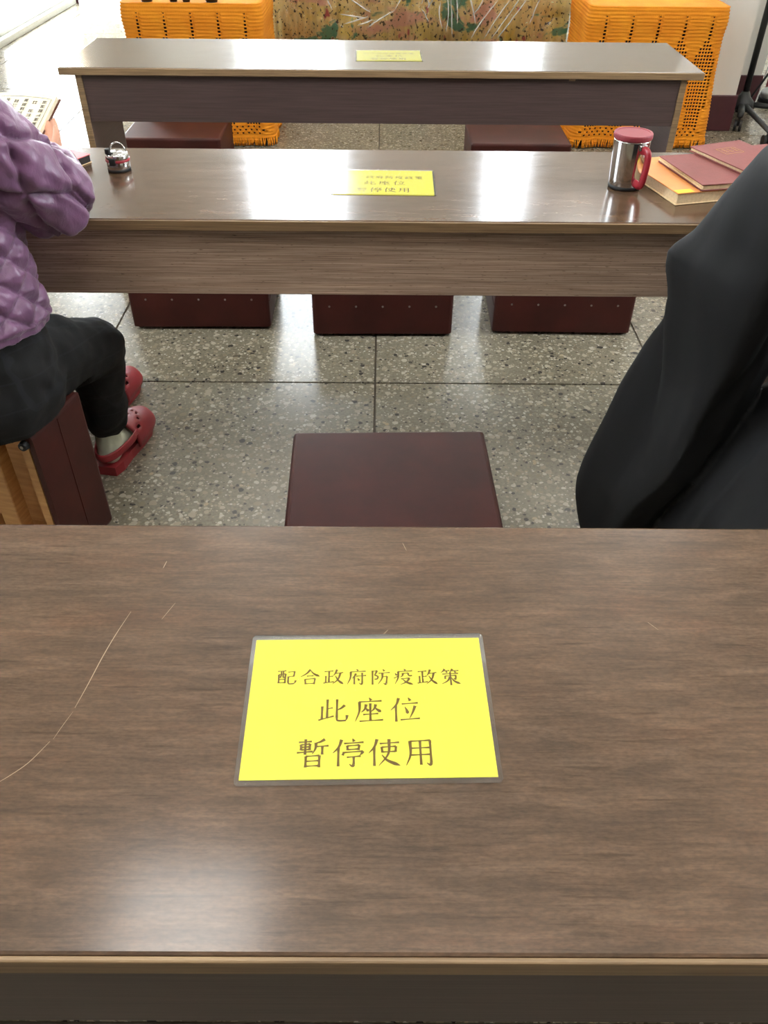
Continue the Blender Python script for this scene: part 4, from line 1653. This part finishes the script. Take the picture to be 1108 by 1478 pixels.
# hanging sleeve: rows of (left edge, front crease, right edge)
ROWS = [((.568, 1.30, .933), (.585, 1.24, .93), (.612, 1.16, .927)),
        ((.539, 1.33, .846), (.565, 1.25, .846), (.604, 1.17, .846)),
        ((.520, 1.35, .770), (.555, 1.26, .772), (.604, 1.18, .774)),
        ((.495, 1.36, .729), (.545, 1.26, .730), (.601, 1.19, .727)),
        ((.518, 1.385, .638), (.545, 1.28, .650), (.598, 1.20, .665)),
        ((.538, 1.44, .564), (.527, 1.385, .589), (.599, 1.21, .634)),
        ((.527, 1.47, .494), (.541, 1.390, .522), (.598, 1.22, .589)),
        ((.498, 1.48, .388), (.548, 1.385, .444), (.591, 1.23, .540)),
        ((.474, 1.47, .279), (.530, 1.370, .317), (.580, 1.25, .426)),
        ((.445, 1.45, .172), (.496, 1.365, .189), (.561, 1.27, .296)),
        ((.449, 1.43, .108), (.485, 1.370, .114), (.526, 1.30, .202)),
        ((.478, 1.40, .034), (.490, 1.365, .040), (.507, 1.33, .085))]


def cloth_slab(rows):
    sl = bmesh.new()
    R_ = [[sl.verts.new(p) for p in ring] for ring in rows]
    for a, c in zip(R_, R_[1:]):
        n = len(a)
        for k in range(n):
            sl.faces.new((a[k], a[(k + 1) % n], c[(k + 1) % n], c[k]))
    sl.faces.new(R_[0])
    sl.faces.new(R_[-1])
    bmesh.ops.recalc_face_normals(sl, faces=sl.faces[:])
    bmesh.ops.subdivide_edges(sl, edges=sl.edges[:], cuts=2, smooth=.5, use_grid_fill=True)
    merge(b, sl)


# rear lobe that falls to the floor, lying a little behind the sleeve panel
away = Vector((.012, .050, -.032))
rows = []
for k, (l, c, r) in enumerate(ROWS[3:]):
    l, c, r = Vector(l), Vector(c), Vector(r)
    w = max(0, 1 - k / 6)
    l2, c2, r2 = l, c + away * w, r + away * w
    back = Vector((.135, .10, .0))
    rows.append([l2, (l2 + c2) / 2 + Vector((-.004, -.006, 0)), c2, (c2 + r2) / 2 + Vector((-.006, -.008, 0)), r2,
                 r2 + back, (r2 + l2) / 2 + back * 1.1, l2 + back * .75, l2 + back * .25 + Vector((0, .012, 0))])
cloth_slab(rows)
# sleeve panel in front, with a clean free edge on its left
rows = []
for k, (l, c, r) in enumerate(ROWS[:11]):
    l, c, r = Vector(l), Vector(c), Vector(r)
    if k >= 3:
        l = Vector(((.495, 1.36, .729), (.512, 1.372, .640), (.523, 1.382, .590), (.536, 1.386, .535), (.550, 1.388, .455), (.540, 1.375, .335), (.515, 1.370, .215), (.495, 1.370, .135))[k - 3])
        c = (l + r) / 2 + Vector((-.006, -.008, 0))
        if k > 5:
            l, c, r = l + away * (k - 5) * .09, c + away * (k - 5) * .08, r + away * (k - 5) * .06
    if k <= 3:
        l = l + Vector(((.030, .010, -.004)[k] if k < 3 else -.010, -.002, .004))
    back = Vector((.05, .045, -.01))
    rows.append([l, (l + c) / 2 + Vector((-.005, -.007, 0)), c + Vector((-.004, -.006, 0)), (c + r) / 2 + Vector((-.008, -.010, 0)), r,
                 r + back, (r + l) / 2 + back, l + back * .55])
cloth_slab(rows)
me = remesh(b, .0052, 3)
nrm = [v.normal.copy() for v in me.vertices]
for v, nv in zip(me.vertices, nrm):
    p = v.co
    a = math.atan2(p.y - 1.2, p.x - 1.0)
    w = max(0, min(1, (.85 - p.z) / .5))
    f = .018 * noise.noise(Vector((a * 3.2, p.z * 1.6, 2))) * w + .006 * noise.noise(Vector((p.x * 16, p.y * 16, p.z * 5)))
    v.co = p + nv * f
    if v.co.z < .006:
        v.co.z = .006
rloc(obj('robe', me, 'robe', rp, True))
bpy.context.view_layer.update()
